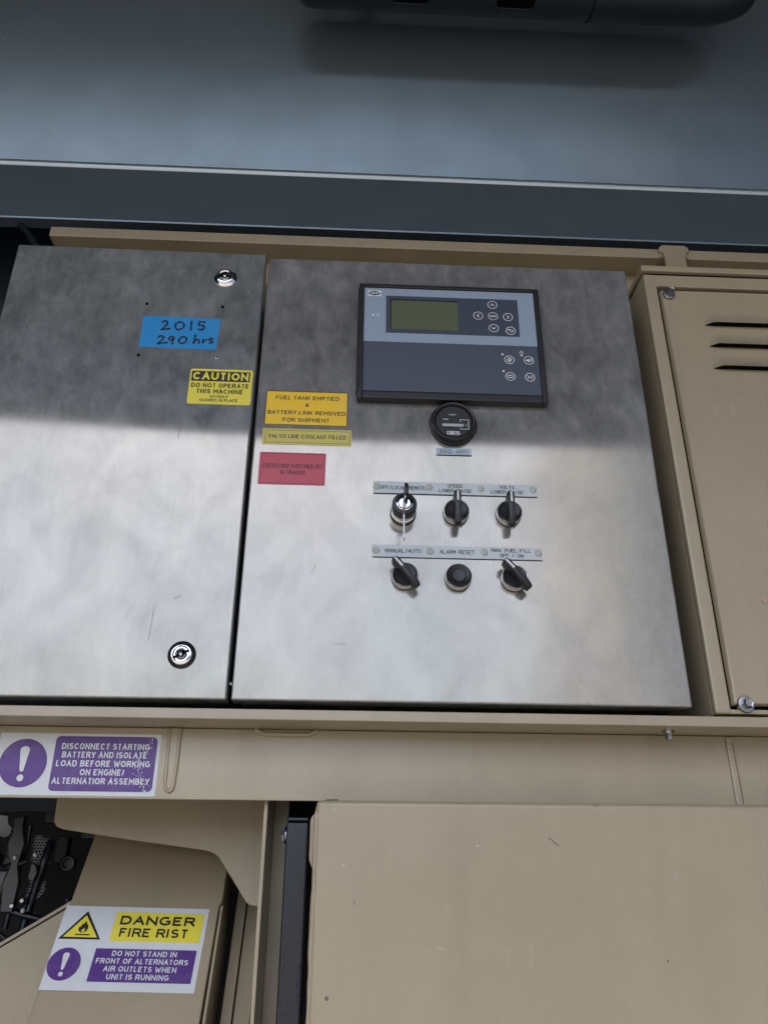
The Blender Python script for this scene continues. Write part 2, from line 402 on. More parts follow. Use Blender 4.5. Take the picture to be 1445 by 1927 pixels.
def engrave(mb, txt, x0, x1, z0, h, y, mat='print_black', wd=.00072):
    adv = {'.': .35, ' ': .7, 'I': .55, '/': 1.0}
    tot = sum(adv.get(c, 1.0) for c in txt)+.35*(len(txt)-1)
    u = (x1-x0)/tot; x = x0
    for c in txt:
        a = adv.get(c, 1.0)*u
        for st in G.get(c, []): mb.stroke([(x+p[0]*a, z0+p[1]*h) for p in st], wd, y, mat)
        x += a+.35*u

# ------------------------------------------------------------------ the setting: yard and canopy
g = MB(); g.flat([(-200, -200), (200, -200), (200, 200), (-200, 200)], 0, 'ground')
go = g.build('ground', smooth=False); go.rotation_euler = (R(-90), 0, 0); go.location = (0, 0, -1.65); struct(go)

# unseen blocks added behind the camera to darken reflections in the steel and gloss paint
g = MB(); g.box(1.35, 5.6, -16, -14, -1.65, 2.15, 'dark_block'); g.box(1.30, 5.65, -16.1, -13.9, 2.15, 2.30, 'dark_block'); struct(g.build('reflected_block_low'))
g = MB(); g.box(5.7, 26, -22, -14, -1.65, 12, 'pale_block'); struct(g.build('reflected_block_tall'))

cn = thing('canopy', 'dark grey painted steel canopy folded above the cabinets', 'canopy', (0.1, .15, .78))
XL, XR = -2.2, 2.4
def sweep(prof, x0, x1, mat, name, parent, nx=1, jit=0.):
    b = MB(); bm = b.bm; i = b.mi(mat); cols = []
    for k in range(nx+1):
        x = x0+(x1-x0)*k/nx; cols.append([bm.verts.new((x, y, z)) for y, z in prof])
    for a, c in zip(cols, cols[1:]):
        for j in range(len(prof)-1):
            f = bm.faces.new((a[j], c[j], c[j+1], a[j+1])); f.material_index = i
    return b.build(name, parent, angle=50)
AL = 20.0; TL = math.tan(R(AL))
# folded lip: flange, rounded fold, sloping sheet (6 mm return at the bottom)
fold = []
rF = .009
cy_, cz_ = .15+rF, .911
for i in range(9):
    a = R(180-25*0) if False else R(180+25*i/8)
    fold.append((cy_+rF*math.cos(a), cz_-rF*math.sin(a)*0))
prof = [(.175, .792), (.152, .790), (.150, .793), (.150, .9035)]
# arc from vertical to the outward slope (concave side away from the viewer)
for i in range(1, 9):
    a = R(AL*i/8); prof.append((.150-(rF*3)*(1-math.cos(a)), .9035+(rF*3)*math.sin(a)))
y1, z1 = prof[-1]
zt = 1.78; prof.append((y1-(zt-z1)*TL, zt)); YT = prof[-1][0]
sweep(prof, XL, XR, 'grey_paint', 'folded_panel', cn)
b = MB(); b.tube([(XL+.01, .1550, .9095), (XR-.01, .1550, .9095)], .0085, 'fold_highlight', 16); b.build('fold_highlight_bead', cn)  # bead added to draw the highlight line, pale by its own colour
b = MB(); b.box(XL, XR, -1.85, YT+.02, zt, zt+.03, 'ceiling_paint'); b.build('ceiling_panel', cn)
b = MB(); b.box(XL, XR, YT+.02, 1.4, zt+.001, zt+.03, 'ceiling_paint'); b.build('roof_panel', cn)
b = MB(); b.box(XL, XR, -1.83, -1.80, 1.370, zt-.001, 'navy'); b.build('front_lintel', cn)
b = MB(); b.box(XL-.03, XL-.002, -1.85, 1.4, -1.65, zt+.03, 'navy'); b.build('side_wall', cn)
b = MB(); b.box(XR+.002, XR+.03, -1.85, 1.4, -1.65, zt+.03, 'navy'); b.build('side_wall', cn)
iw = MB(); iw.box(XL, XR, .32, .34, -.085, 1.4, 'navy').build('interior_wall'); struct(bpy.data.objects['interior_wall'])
ib = MB(); ib.box(XL, XR, .62, .64, -1.65, -.045, 'bay_black').build('engine_bay_wall'); struct(bpy.data.objects['engine_bay_wall'])
b = MB(); b.box(XL, XR, .052, .62, -.062, -.050, 'bay_black'); bo = b.build('engine_bay_ceiling'); struct(bo)

# duct-like bar hanging at the top of the picture
lt = thing('overhead_pipe', 'dark rounded metal housing with slots hanging at top edge', 'pipe', (.37, -.035, 1.126))
zc = 1.133; yc = -.035
b = MB(); rp = .042
x0, x1 = .001, .747
pts = []; rad = []
for i in range(9):
    a = R(90*i/8); pts.append((x0+.030*(1-math.cos(a)), yc, zc)); rad.append(max(.004, rp*math.sin(a)))
pts.append((x1-.09, yc, zc)); rad.append(rp)
for i in range(1, 9):
    a = R(90*i/8); pts.append((x1-.09+.09*math.sin(a), yc, zc)); rad.append(max(.004, rp*math.cos(a)))
b.tube(pts, rad, 'pipe_paint', 40); b.build('housing', lt)
for xa in (.189, .355):
    b = MB(); pt = rrect(xa-.031, xa+.031, -.020, .020, .009, 5)
    bb = bmesh.new(); rows = []
    for q in range(13):
        sz = -.020+.040*q/12; e = max(0, abs(sz)-.011); hw = .031-.009+math.sqrt(max(0, .009**2-e**2)); a = R(-73)+sz/rp
        rows.append([bb.verts.new((xa+hw*t_, yc-(rp+.0005)*math.cos(a), zc+(rp+.0005)*math.sin(a))) for t_ in (-1, 1)])
    for p, q in zip(rows, rows[1:]): bb.faces.new((p[0], p[1], q[1], q[0]))
    bmesh.ops.recalc_face_normals(bb, faces=bb.faces[:]); b.merge(bb, 'hole'); b.build('slot', lt)
    # rolled rim of the slot
    b = MB(); rim = [(x, yc-(rp+.0004)*math.cos(R(-73)+s_/rp), zc+(rp+.0004)*math.sin(R(-73)+s_/rp)) for x, s_ in pt]
    b.tube(rim, .0011, 'pipe_paint', 6, closed=True); b.build('slot_rim', lt)
b = MB(); b.tube([(.479, yc+.001+rp*1.0*math.cos(R(a)), zc+rp*math.sin(R(a))) for a in range(0, 360, 12)], .0012, 'hole', 6, closed=True); b.build('joint', lt)
for xa in (.12, .56):
    b = MB(); b.box(xa-.012, xa+.012, yc-.012, yc+.012, zc+.03, zt+.0005, 'pipe_paint', .002); b.build('hanger', lt)

# corrugated cable going down behind the left cabinet
P0, P1, P2, P3 = Vector((-.50, .205, .88)), Vector((-.44, .18, .815)), Vector((-.395, .15, .745)), Vector((-.34, .12, .66))
pts = []; rad = []
for i in range(141):
    t = i/140; p = P0*(1-t)**3+3*P1*t*(1-t)**2+3*P2*t*t*(1-t)+P3*t**3
    pts.append(tuple(p)); rad.append(.0052 if (i//2) % 2 else .0042)
b = MB(); b.tube(pts, rad, 'conduit', 12); tag(b.build('corrugated_cable', angle=60), 'black ribbed cable conduit hanging at upper left behind the steel cabinet', 'cable')

# ------------------------------------------------------------------ sand-coloured frame
rl = thing('top_rail', 'sand painted steel rail running behind the cabinet tops', 'rail', (.1, .08, .66))
b = MB(); b.box(-.325, 1.49, .060, .112, .6685, .6860, 'tan', .0016, 3); b.build('rail_bar', rl)
b = MB(); b.box(-.322, 1.49, .098, .106, .30, .6684, 'tan', .001); b.build('back_flange', rl)
b = MB(); b.prism([(.5655, .585), (.5965, .585), (.5965, .668), (.598, .674), (.604, .6775), (.603, .685), (.597, .6885), (.566, .6885), (.560, .6850), (.5585, .6775), (.5640, .674), (.5655, .668)], .0535, .0598, 'tan', .0016)
b.build('lug', rl)
for xx in (.562, .600):
    b = MB(); b.tube([(xx+random.uniform(-.0008, .0008), .0585, .667+i*.0036) for i in range(6)], [.002+random.uniform(-.0004, .0005) for i in range(6)], 'tan', 8); b.build('weld_bead', rl)

fb = thing('frame_beam', 'sand painted frame beam with projecting ledge carrying the cabinets', 'beam', (.1, .045, -.09))
b = MB(); b.box(-.62, 1.49, -.0080, .050, -.0208, -.0100, 'tan', .0012, 3); b.build('ledge', fb)
b = MB(); b.box(-.62, 1.49, .045, .051, -.0925, -.0212, 'tan', .0010, 2); b.build('web', fb)
def weld(pts, r, name='weld_bead', mat='tan', jit=.25, n=4, seg=10, parent=None):
    P = []
    for a, c in zip(pts, pts[1:]):
        for i in range(n): P.append(Vector(a).lerp(Vector(c), i/n))
    P.append(Vector(pts[-1]))
    P = [p+Vector([random.uniform(-1, 1)*r*jit*.5 for _ in range(3)]) for p in P]
    b = MB(); b.tube(P, [r*(1+random.uniform(-jit, jit)) for _ in P], mat, seg); return b.build(name, parent or fb, angle=80)
# U-shaped weld and the fillets under the ledge
weld([(-.0672, .0445, -.022), (-.0665, .0445, -.045), (-.0660, .0445, -.070), (-.0655, .0445, -.080), (-.0635, .0445, -.0842), (-.0605, .0445, -.0850), (-.0580, .0445, -.0830), (-.0570, .0445, -.078), (-.0563, .0445, -.05), (-.0560, .0445, -.022)], .0021, n=4, jit=.15)
b = MB(); b.prism([(-.0665, -.0215), (-.0570, -.0215), (-.0580, -.080), (-.0615, -.0835), (-.0650, -.080)], .0437, .0449, 'tan', .0004); b.build('filler_strip', fb)
for xa, xb, zz in ((.022, .088, -.0262),):
    n = int((xb-xa)/.012)+2
    weld([(xa+(xb-xa)*i/n, .0452, zz+(.0045 if i in (0, n) else 0)+random.uniform(-.0004, .0004)) for i in range(n+1)], .0030 if zz < -.025 else .0020, n=2, jit=.12)
# vertical seam plate on the right with scraped paint
b = MB(); b.box(.5290, .5368, .0425, .0449, -.0922, -.0225, 'tan', .0006); b.build('seam_strip', fb)
for k in range(17):
    z = -.030-.062*k/16+random.uniform(-.001, .001); h = random.uniform(.0006, .0018); xx = .5300+random.uniform(-.0004, .0004)
    b = MB(); b.prism([(xx-.0004, z-h), (xx+.0004, z-h*1.1), (xx+.0005, z+h*.4), (xx+.0001, z+h), (xx-.0004, z+h*.7)], .0421, .0424, 'bare')
    b.build('paint_chip', fb, smooth=False)
b = MB(); b.stroke([(.5352, -.028), (.5354, -.050), (.5360, -.070), (.5362, -.091)], .0007, .0423, 'rust'); b.build('rust_streak', fb)
def hexbolt(parent, c, rw, rh, h, axis='Y', mat='zinc', rot=0, name='bolt'):
    b = MB(); b.lathe([(0, .0), (rw, 0), (rw, .0012), (rw*.93, .0022), (rh*1.12, .0026), (0, .0026)], (0, 0, 0), mat, 36)
    bb = bmesh.new(); vs = [[bb.verts.new((r_*math.cos(R(60*i+rot)), -d_, r_*math.sin(R(60*i+rot)))) for i in range(6)] for r_, d_ in ((rh, .0024), (rh, h-.0008), (rh*.9, h))]
    for p, q in zip(vs, vs[1:]):
        for i in range(6): bb.faces.new((p[i], p[(i+1) % 6], q[(i+1) % 6], q[i]))
    # shallow dished top
    mid = [bb.verts.new((rh*.62*math.cos(R(60*i+rot)), -(h-.0007), rh*.62*math.sin(R(60*i+rot)))) for i in range(6)]
    for i in range(6): bb.faces.new((vs[2][i], vs[2][(i+1) % 6], mid[(i+1) % 6], mid[i]))
    bb.faces.new(mid); bmesh.ops.recalc_face_normals(bb, faces=bb.faces[:]); b.merge(bb, mat)
    if axis == 'X': bmesh.ops.rotate(b.bm, verts=b.bm.verts[:], matrix=Matrix.Rotation(R(-90), 3, 'Z'))
    if axis == 'Zdown': bmesh.ops.rotate(b.bm, verts=b.bm.verts[:], matrix=Matrix.Rotation(R(90), 3, 'X'))
    bmesh.ops.translate(b.bm, verts=b.bm.verts[:], vec=c)
    return b.build(name, parent, angle=25)
hexbolt(fb, (.4585, .022, -.0209), .0060, .0040, .0085, 'Zdown')

# ------------------------------------------------------------------ stainless cabinets
def cabinet(label, x0, x1, z0, z1, mat, dz):
    t = thing('steel_cabinet', label, 'cabinet', ((x0+x1)/2, 0, z0), 'stainless control cabinets side by side')
    b = MB(); b.box(x0+.004, x1-.004, .026, .24, z0+.004, z1-.004, mat, .0015); b.build('cabinet_body', t)
    b = MB()
    b.box(x0, x1, 0, .020, z0, z1, mat, .0024, 4)
    d_ = b.build('door', t)
    b = MB(); b.box(x0+.006, x1-.006, .0205, .0255, z0+.006, z1-.006, 'rubber'); b.build('door_gasket', t)
    return t, d_
cabL, doorL = cabinet('left brushed stainless cabinet with two round locks and blue tape', -.3295, -.0046, .0003, .5923, 'steel_left', 0)
cabR, doorR = cabinet('right stainless cabinet carrying the display, meter and switches', 0, .480, 0, .5873, 'steel_right', 0)
def lock(c, rot, bright):
    b = MB()
    b.lathe([(.0146, 0), (.0146, .0012), (.0118, .0034), (.0112, .0036)], c, 'plastic' if bright else 'chrome', 48)
    b.lathe([(.0114, .0030), (.0112, .0044), (.0104, .0050), (.0090, .0052), (.0076, .0040), (.0066, .0040), (.0060, .0046), (.0056, .0010), (0, .0008)], c, 'chrome', 48)
    b.disc((c[0], c[2]), .0055, c[1]-.0011, 'hole', 24)
    o = b.build('lock', doorL)
    b = MB()
    for s_ in (0, 180):
        a = R(rot+s_); dx, dz = math.cos(a), math.sin(a)
        b.stroke([(c[0]+dx*.0046, c[2]+dz*.0046), (c[0]+dx*.0074, c[2]+dz*.0074)], .0026, -.0048, 'hole')
    b.lathe([(.0022, .001), (.0021, .0050), (.0012, .0058), (0, .0060)], (c[0]-.0003, c[1], c[2]-.0002), 'chrome', 16)
    # crescent insert
    b.tube([(c[0]+.0040*math.cos(R(a+rot)), -.0030, c[2]+.0040*math.sin(R(a+rot))) for a in range(200, 350, 15)], .0011, 'zinc', 8)
    bb = b.build('key_insert', doorL)
me = doorL.data; bm = bmesh.new(); bm.from_mesh(me)
for ax, lo, hi in ((0, -.1575, .1575), (2, .01, .58)):
    for k in range(1, 12):
        c_ = lo+(hi-lo)*k/12; pl = Vector((0, 0, 0)); pl[ax] = c_; no = Vector((0, 0, 0)); no[ax] = 1
        bmesh.ops.bisect_plane(bm, geom=bm.verts[:]+bm.edges[:]+bm.faces[:], plane_co=pl, plane_no=no)
for v in bm.verts:
    th = .20+.35*max(0, -(v.co.x-.16)/.32)**1.3
    v.co.y -= (v.co.z-.3)*math.tan(R(th))
bm.to_mesh(me); bm.free(); me.shade_smooth(); me.set_sharp_from_angle(angle=R(35))
def on_left(x, z): return -(z-.3)*math.tan(R(.20+.35*max(0, -(x+.1671-.16)/.32)**1.3))
lock((-.0546, 0, .5487), 8, False); lock((-.0548, 0, .0463), 28, True)
for c in ((-.1505, .5023), (-.0543, .5017), (-.1504, .4225)):
    b = MB(); b.lathe([(.0021, .0001), (.0020, .00035), (.0017, .0004), (.0016, .0002), (0, .0002)], (c[0], 0, c[1]), 'hole', 20); b.build('drilled_hole', doorL)
b = MB(); b.lathe([(.0023, 0), (.0022, .0008), (.0015, .0012), (0, .0013)], (-.0543, 0, .4226), 'zinc', 20)
b.stroke([(-.0556, .4226), (-.0530, .4226)], .0004, -.0014, 'hole'); b.stroke([(-.0543, .4213), (-.0543, .4239)], .0004, -.00142, 'hole'); b.build('screw', doorL)
for pts_, par, wd_ in (([(-.0870, .330), (-.0882, .318), (-.0885, .306)], doorL, .0005), ([(-.0900, .098), (-.0905, .085), (-.0912, .062)], doorL, .0004), ([(-.0700, .108), (-.0640, .111)], doorL, .0005),
        ([(.1020, .061), (.1160, .0608)], doorR, .0004), ([(.3900, .170), (.3960, .176)], doorR, .0004), ([(.0760, .140), (.0800, .150)], doorR, .0004)):
    b = MB(); b.stroke(pts_, wd_, -.0002, 'scratch'); b.build('scratch', par, smooth=False)
# small pin between the doors, and the screw head above the left cabinet
b = MB(); b.lathe([(.0013, 0), (.0013, .010), (0, .0105)], (-.0025, .018, .0185), 'white_line', 12); b.build('hinge_pin', cabR)
b = MB(); b.lathe([(.0028, 0), (.0026, .004), (.001, .0062), (0, .0064)], (-.2755, .020, .5985), 'zinc', 16, 'Z'); b.box(-.2768, -.2742, .0187, .0213, .590, .5986, 'zinc'); b.build('top_screw', cabL)

# ------------------------------------------------------------------ engine controller with display
dc = thing('engine_controller', 'black framed blue-grey control display with OK and arrow keys', 'control panel', (.2375, 0, .451))
X0, X1, Z0, Z1 = .1205, .3545, .3630, .5390
b = MB()
wd = .0068
for a in ((X0, X0+wd, Z0, Z1), (X1-wd, X1, Z0, Z1), (X0+wd, X1-wd, Z0, Z0+wd*1.5), (X0+wd, X1-wd, Z1-wd*.75, Z1)):
    b.box(a[0], a[1], -.0125, 0, a[2], a[3], 'plastic', .0011, 3)
b.box(X0+wd-.001, X1-wd+.001, -.0085, 0, Z0+wd, Z1-.004, 'plastic'); b.build('bezel', dc)
b = MB()
for k in range(56):
    z = Z0+.010+k*(Z1-Z0-.018)/56
    b.box(X0-.0009, X0+.0036, -.0134, -.0015, z, z+.0016, 'plastic_matte')
o = b.build('bezel_ribs', dc, smooth=False)
gx0, gx1, gz0, gz1, gs = .1275, .3482, .3752, .5347, .4488
b = MB(); b.box(gx0, gx1, -.0098, -.0086, gz0, gs-.0002, 'membrane_dark'); b.build('lower_membrane', dc)
b = MB(); b.box(gx0, gx1, -.0098, -.0086, gs, gz1, 'membrane_light'); b.build('upper_membrane', dc)
b = MB(); b.box(.1555, .3262, -.0102, -.0099, .4628, .5216, 'membrane_mid', 0); scr = b.build('display_window', dc)
b = MB(); b.box(.1622, .2476, -.01045, -.0103, .4688, .5145, 'lcd'); b.build('display', scr)
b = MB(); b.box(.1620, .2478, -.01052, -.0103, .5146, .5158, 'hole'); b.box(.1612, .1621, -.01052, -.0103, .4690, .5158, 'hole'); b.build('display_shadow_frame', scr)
ky = -.0104
def key(c, glyph, parent=dc):
    b = MB(); b.lathe([(.0064, 0), (.0063, .0006), (.0060, .00085), (0, .0009)], (c[0], -.0098, c[1]), 'membrane_mid', 36)
    o = b.build('key_button', parent); yk = -.01085
    b = MB(); b.ring(c, .0063, .0055, yk, 'print_white')
    cx_, cz_ = c; wl = .0010; s_ = .0023
    if glyph in '^v<>':
        dx, dz = {'^': (0, 1), 'v': (0, -1), '<': (-1, 0), '>': (1, 0)}[glyph]
        tip = (cx_+dx*s_*.65, cz_+dz*s_*.65)
        e1 = (cx_-dx*s_*.55+dz*s_, cz_-dz*s_*.55+dx*s_); e2 = (cx_-dx*s_*.55-dz*s_, cz_-dz*s_*.55-dx*s_)
        b.stroke([e1, tip, e2], wl, yk, 'print_white')
    elif glyph == 'OK': text(b, 'OK', cx_-.0038, cx_+.0038, cz_-.0017, .0034, yk, 'print_white', .03)
    elif glyph == 'back':
        b.stroke([(cx_-.0030, cz_+.0012), (cx_+.0012, cz_+.0012)]+[(cx_+.0012+.0017*math.cos(R(a)), cz_-.0004+.0016*math.sin(R(a))) for a in range(75, -91, -25)]+[(cx_-.0002, cz_-.0020)], .0009, yk, 'print_white')
        b.flat([(cx_-.0042, cz_+.0012), (cx_-.0018, cz_-.0007), (cx_-.0018, cz_+.0031)], yk-.00003, 'print_white')
    elif glyph == 'auto':
        for s2 in (0, 180):
            b.stroke([(cx_+(.0008+.0030*t)*math.cos(R(s2+t*290)), cz_+(.0008+.0024*t)*math.sin(R(s2+t*290))) for t in [i/12 for i in range(13)]], .0009, yk, 'print_white')
    elif glyph == 'mute':
        b.flat([(cx_-.0036, cz_-.0010), (cx_-.0020, cz_-.0010), (cx_+.0003, cz_-.0027), (cx_+.0003, cz_+.0027), (cx_-.0020, cz_+.0010), (cx_-.0036, cz_+.0010)], yk, 'print_white')
        b.stroke([(cx_+.0038, cz_+.0029), (cx_-.0004, cz_-.0029)], .0006, yk-.00003, 'print_white')
        for rr_ in (.0020, .0031): b.stroke([(cx_+.0004+rr_*math.cos(R(a)), cz_+rr_*math.sin(R(a))) for a in range(-45, 46, 15)], .0005, yk, 'print_white')
    elif glyph == 'cycle':
        b.stroke([(cx_-.0030, cz_-.0014), (cx_-.0030, cz_+.0018), (cx_+.0012, cz_+.0018)], .0009, yk, 'print_white')
        b.stroke([(cx_+.0030, cz_+.0014), (cx_+.0030, cz_-.0018), (cx_-.0012, cz_-.0018)], .0009, yk, 'print_white')
        b.flat([(cx_+.0026, cz_+.0018), (cx_+.0010, cz_+.0031), (cx_+.0010, cz_+.0005)], yk-.00003, 'print_white')
        b.flat([(cx_-.0026, cz_-.0018), (cx_-.0010, cz_-.0005), (cx_-.0010, cz_-.0031)], yk-.00003, 'print_white')
    elif glyph == 'list':
        b.stroke([(cx_-.0032, cz_+.0024), (cx_-.0006, cz_), (cx_-.0032, cz_-.0024)], .0009, yk, 'print_white')
        for q in (-1, 0, 1): b.stroke([(cx_+.0004+(.0006 if q else 0), cz_+q*.0018), (cx_+.0034, cz_+q*.0018)], .0008, yk, 'print_white')
    b.build('key_symbol', o, smooth=False)
for c, gl in (((.2931, .5118), '^'), ((.2739, .4936), '<'), ((.2931, .4936), 'OK'), ((.3124, .4930), '>'), ((.2931, .4745), 'v'), ((.3147, .4713), 'back'),
              ((.3103, .4263), 'auto'), ((.3347, .4263), 'mute'), ((.3101, .4012), 'cycle'), ((.3345, .4010), 'list')): key(c, gl)
for c in ((.1393, .4898), (.3022, .4349), (.3264, .4343), (.3021, .4095)):
    b = MB(); b.lathe([(.0015, 0), (.0014, .0003), (0, .0004)], (c[0], -.0098, c[1]), 'print_white', 20); b.build('indicator_light', dc)
b = MB(); yk = -.01
b.flat([(.1318, .5203), (.1488, .5203), (.1488, .5293), (.1318, .5293)], yk, 'print_white')
b.disc((.1403, .5248), .0035, yk-.0002, 'membrane_mid', 36, rx=.0076); text(b, 'DEIF', .1350, .1456, .5232, .0032, yk-.0004, 'print_white', .03, .25); b.build('maker_badge', dc, smooth=False)
b = MB(); b.stroke([(.1454+.0019*math.cos(R(a)), .4896+.0019*math.sin(R(a))) for a in range(120, 421, 20)], .0005, yk, 'print_white'); b.stroke([(.1454, .4898), (.1454, .4922)], .0005, yk, 'print_white'); b.build('power_symbol', dc, smooth=False)
b = MB(); b.stroke([(.3236, .4374), (.3290, .4374), (.3263, .4419), (.3236, .4374)], .0005, yk, 'print_white'); b.stroke([(.3263, .4402), (.3263, .4389)], .0005, yk, 'print_white'); b.stroke([(.3263, .4381), (.32631, .4381)], .0005, yk, 'print_white'); b.build('alarm_symbol', dc, smooth=False)

# ------------------------------------------------------------------ hour meter
hm = thing('hour_meter', 'round black quartz hour meter below the control display', 'hour meter', (.2376, 0, .3345))
c = (.2378, 0, .3345)
b = MB(); b.lathe([(.0288, 0), (.0290, .0028), (.0283, .0045), (.0276, .0048), (.0268, .0085), (.0262, .0118), (.0248, .0128), (.0232, .0124), (.0214, .0098), (.0212, .0090)], c, 'plastic', 64); b.build('meter_rim', hm)
b = MB(); b.lathe([(.0213, .0090), (0, .0090)], c, 'plastic_matte', 48); fc = b.build('dial', hm)
my = -.0093
b = MB(); text(b, 'QUARTZ', .2324, .2408, .3434, .0017, my, 'print_white', .02); text(b, 'HOURS', .2250, .2316, .3368, .0016, my, 'print_white', .02)
text(b, 'CURTIS', .2294, .2448, .3163, .0050, my, 'print_white', .0); b.build('dial_lettering', hm, smooth=False)
b = MB(); b.box(.2238, .2498, -.0097, -.0091, .3271, .3333, 'plastic'); b.build('counter_frame', hm)
b = MB(); b.box(.2240, .2494, -.0100, -.0098, .3274, .3312, 'silver_window'); b.build('counter_window', hm)
b = MB(); b.stroke([(.2455, .3345), (.2455, .3370), (.2556, .3370), (.2556, .3240), (.2455, .3240), (.2455, .3258)], .0006, my-.0008, 'print_white'); b.stroke([(.2524, .3288), (.2530, .3300)], .0013, my-.0008, 'silver_window'); b.build('hourglass_box', hm, smooth=False)

# ------------------------------------------------------------------ name plates
M['pale_blue_plate'] = new_mat('pale_blue_laminate', (.55, .70, .80, 1), .45)
def nameplate(label, x0, x1, z0, z1, rivets, lines, border=False):
    t = thing('name_plate', label, 'name plate', ((x0+x1)/2, 0, (z0+z1)/2), 'engraved plates on the right cabinet door')
    b = MB(); b.box(x0, x1, -.0010, 0, z0, z1, 'black_edge'); b.box(x0+.0001, x1-.0001, -.0016, -.0010, z0+.0006, z1-.0002, 'pale_blue_plate' if border else 'plate', .0001, 1); b.build('plate', t)
    for x, z in rivets:
        b = MB(); b.lathe([(.0043, .0015), (.0040, .0024), (.0028, .0032), (.0012, .0035), (0, .0036)], (x, 0, z), 'rivet_cap', 28); b.build('rivet', t)
    b = MB()
    for s_, a, c_, z, h in lines: engrave(b, s_, a, c_, z, h, -.00175)
    if border:
        b.stroke([(x0+.0022, z0+.0018), (x1-.0022, z0+.0018), (x1-.0022, z1-.0014), (x0+.0022, z1-.0014), (x0+.0022, z0+.0018)], .0004, -.00175, 'print_black')
    b.build('lettering', t, smooth=False)
nameplate('plate lettered off/local/remote, speed and volts, above upper switch row', .1430, .3338, .2398, .2558,
          [(.1470, .2487), (.2075, .2489), (.2681, .2489), (.3290, .2491)],
          [('OFF/LOCAL/REMOTE', .1512, .2030, .2457, .0040), ('SPEED', .2292, .2464, .2497, .0038), ('LOWER/RAISE', .2192, .2565, .2436, .0038),
           ('VOLTS', .2902, .3072, .2497, .0038), ('LOWER/RAISE', .2798, .3174, .2436, .0038)])
nameplate('plate lettered manual/auto, alarm reset and man. fuel fill, above lower switch row', .1429, .3338, .1606, .1758,
          [(.1468, .1687), (.2075, .1687), (.2684, .1692), (.3294, .1694)],
          [('MANUAL/AUTO', .1572, .1968, .1665, .0042), ('ALARM RESET', .2184, .2570, .1665, .0042), ('MAN. FUEL FILL', .2766, .3212, .1700, .0037), ('OFF / ON', .2860, .3122, .1639, .0037)])
nameplate('small 60HZ-460V plate just beneath the round hour meter', .2172, .2588, .2927, .3025, [], [('60HZ-460V', .2212, .2548, .2957, .0040)], True)

# ------------------------------------------------------------------ switches
def bezel_ring(b, c):
    b.lathe([(.0150, 0), (.0150, .0018), (.0143, .0026)], c, 'plastic', 48)
    b.lathe([(.0147, .0022), (.0146, .0085), (.0141, .0105), (.0133, .0112), (.0126, .0108), (.0122, .0095)], c, 'chrome', 56)
def selector(label, x, z, ang):
    t = thing('selector_switch', label, 'switch', (x, 0, z), 'black selector knobs on the right cabinet')
    b = MB(); bezel_ring(b, (x, 0, z)); b.build('bezel_ring', t)
    b = MB(); b.lathe([(.0124, .0090), (.0122, .0118), (.0112, .0128), (.0080, .0118), (0, .0114)], (x, 0, z), 'plastic', 48); b.build('knob_base', t)
    # long grip: side profile along its length (u), height h, half width wv
    secs = [(-.0210, .0140, .0200, .0030), (-.0200, .0125, .0222, .0037), (-.0150, .0105, .0238, .0042), (-.0075, .0100, .0246, .0040), (0, .0100, .0250, .0036),
            (.0080, .0100, .0254, .0038), (.0140, .0104, .0252, .0043), (.0185, .0120, .0240, .0038), (.0202, .0138, .0222, .0024)]
    bb = bmesh.new(); rings = []
    a = R(ang); ca, sa = math.cos(a), math.sin(a)
    for u, h0, h1, wv in secs:
        pr = [(-wv, h0), (-wv*.97, h1-.0022), (-wv*.72, h1-.0004), (-wv*.4, h1), (wv*.4, h1), (wv*.72, h1-.0004), (wv*.97, h1-.0022), (wv, h0)]
        rings.append([bb.verts.new((x+v*ca-u*sa, -h, z+v*sa+u*ca)) for v, h in pr])
    for p, q in zip(rings, rings[1:]):
        for i in range(8): bb.faces.new((p[i], p[(i+1) % 8], q[(i+1) % 8], q[i]))
    bb.faces.new(rings[0]); bb.faces.new(rings[-1]); bmesh.ops.recalc_face_normals(bb, faces=bb.faces[:])
    b = MB(); b.merge(bb, 'plastic'); gr = b.build('grip', t, angle=40)
    b = MB(); bb = bmesh.new()
    for p, q in zip([(.0060, .02545), (.0100, .02562), (.0140, .02545), (.0178, .02460)], [(.0100, .02562), (.0140, .02545), (.0178, .02460), (.0194, .02340)]):
        bb.faces.new([bb.verts.new((x+v*ca-u*sa, -h, z+v*sa+u*ca)) for v, (u, h) in ((-.00115, p), (.00115, p), (.00115, q), (-.00115, q))])
    b.merge(bb, 'white_line'); b.build('indicator_line', t, smooth=False)
selector('upright black knob below the word speed, middle of upper row', .2377, .2165, 0)
selector('upright black knob below the word volts, right end of upper row', .2983, .2165, 0)
selector('slanted black knob below manual/auto, left end of lower row', .1786, .1374, 40)
selector('slanted black knob below man. fuel fill, right end of lower row', .2998, .1380, 40)
pb = thing('push_button', 'round black alarm reset push button in chrome ring', 'button', (.2376, 0, .1374))
b = MB(); bezel_ring(b, (.2376, 0, .1374)); b.build('bezel_ring', pb)
b = MB(); b.lathe([(.0123, .0090), (.0121, .0128), (.0112, .0138), (.0080, .0128), (.0068, .0118), (0, .0114)], (.2376, 0, .1374), 'plastic', 48); b.build('button_cap', pb)
ks = thing('key_switch', 'tall black and chrome key switch below off/local/remote', 'key switch', (.1772, 0, .2150))
kc = (.1772, 0, .2150)
b = MB(); b.lathe([(.0150, 0), (.0150, .0030), (.0142, .0036)], kc, 'plastic', 48); b.build('mounting_ring', ks)
b = MB(); b.lathe([(.0143, .0030), (.0143, .0086), (.0136, .0090), (.0136, .0096), (.0141, .0100), (.0141, .0152), (.0138, .0158)], kc, 'chrome', 56); b.build('chrome_collar', ks)
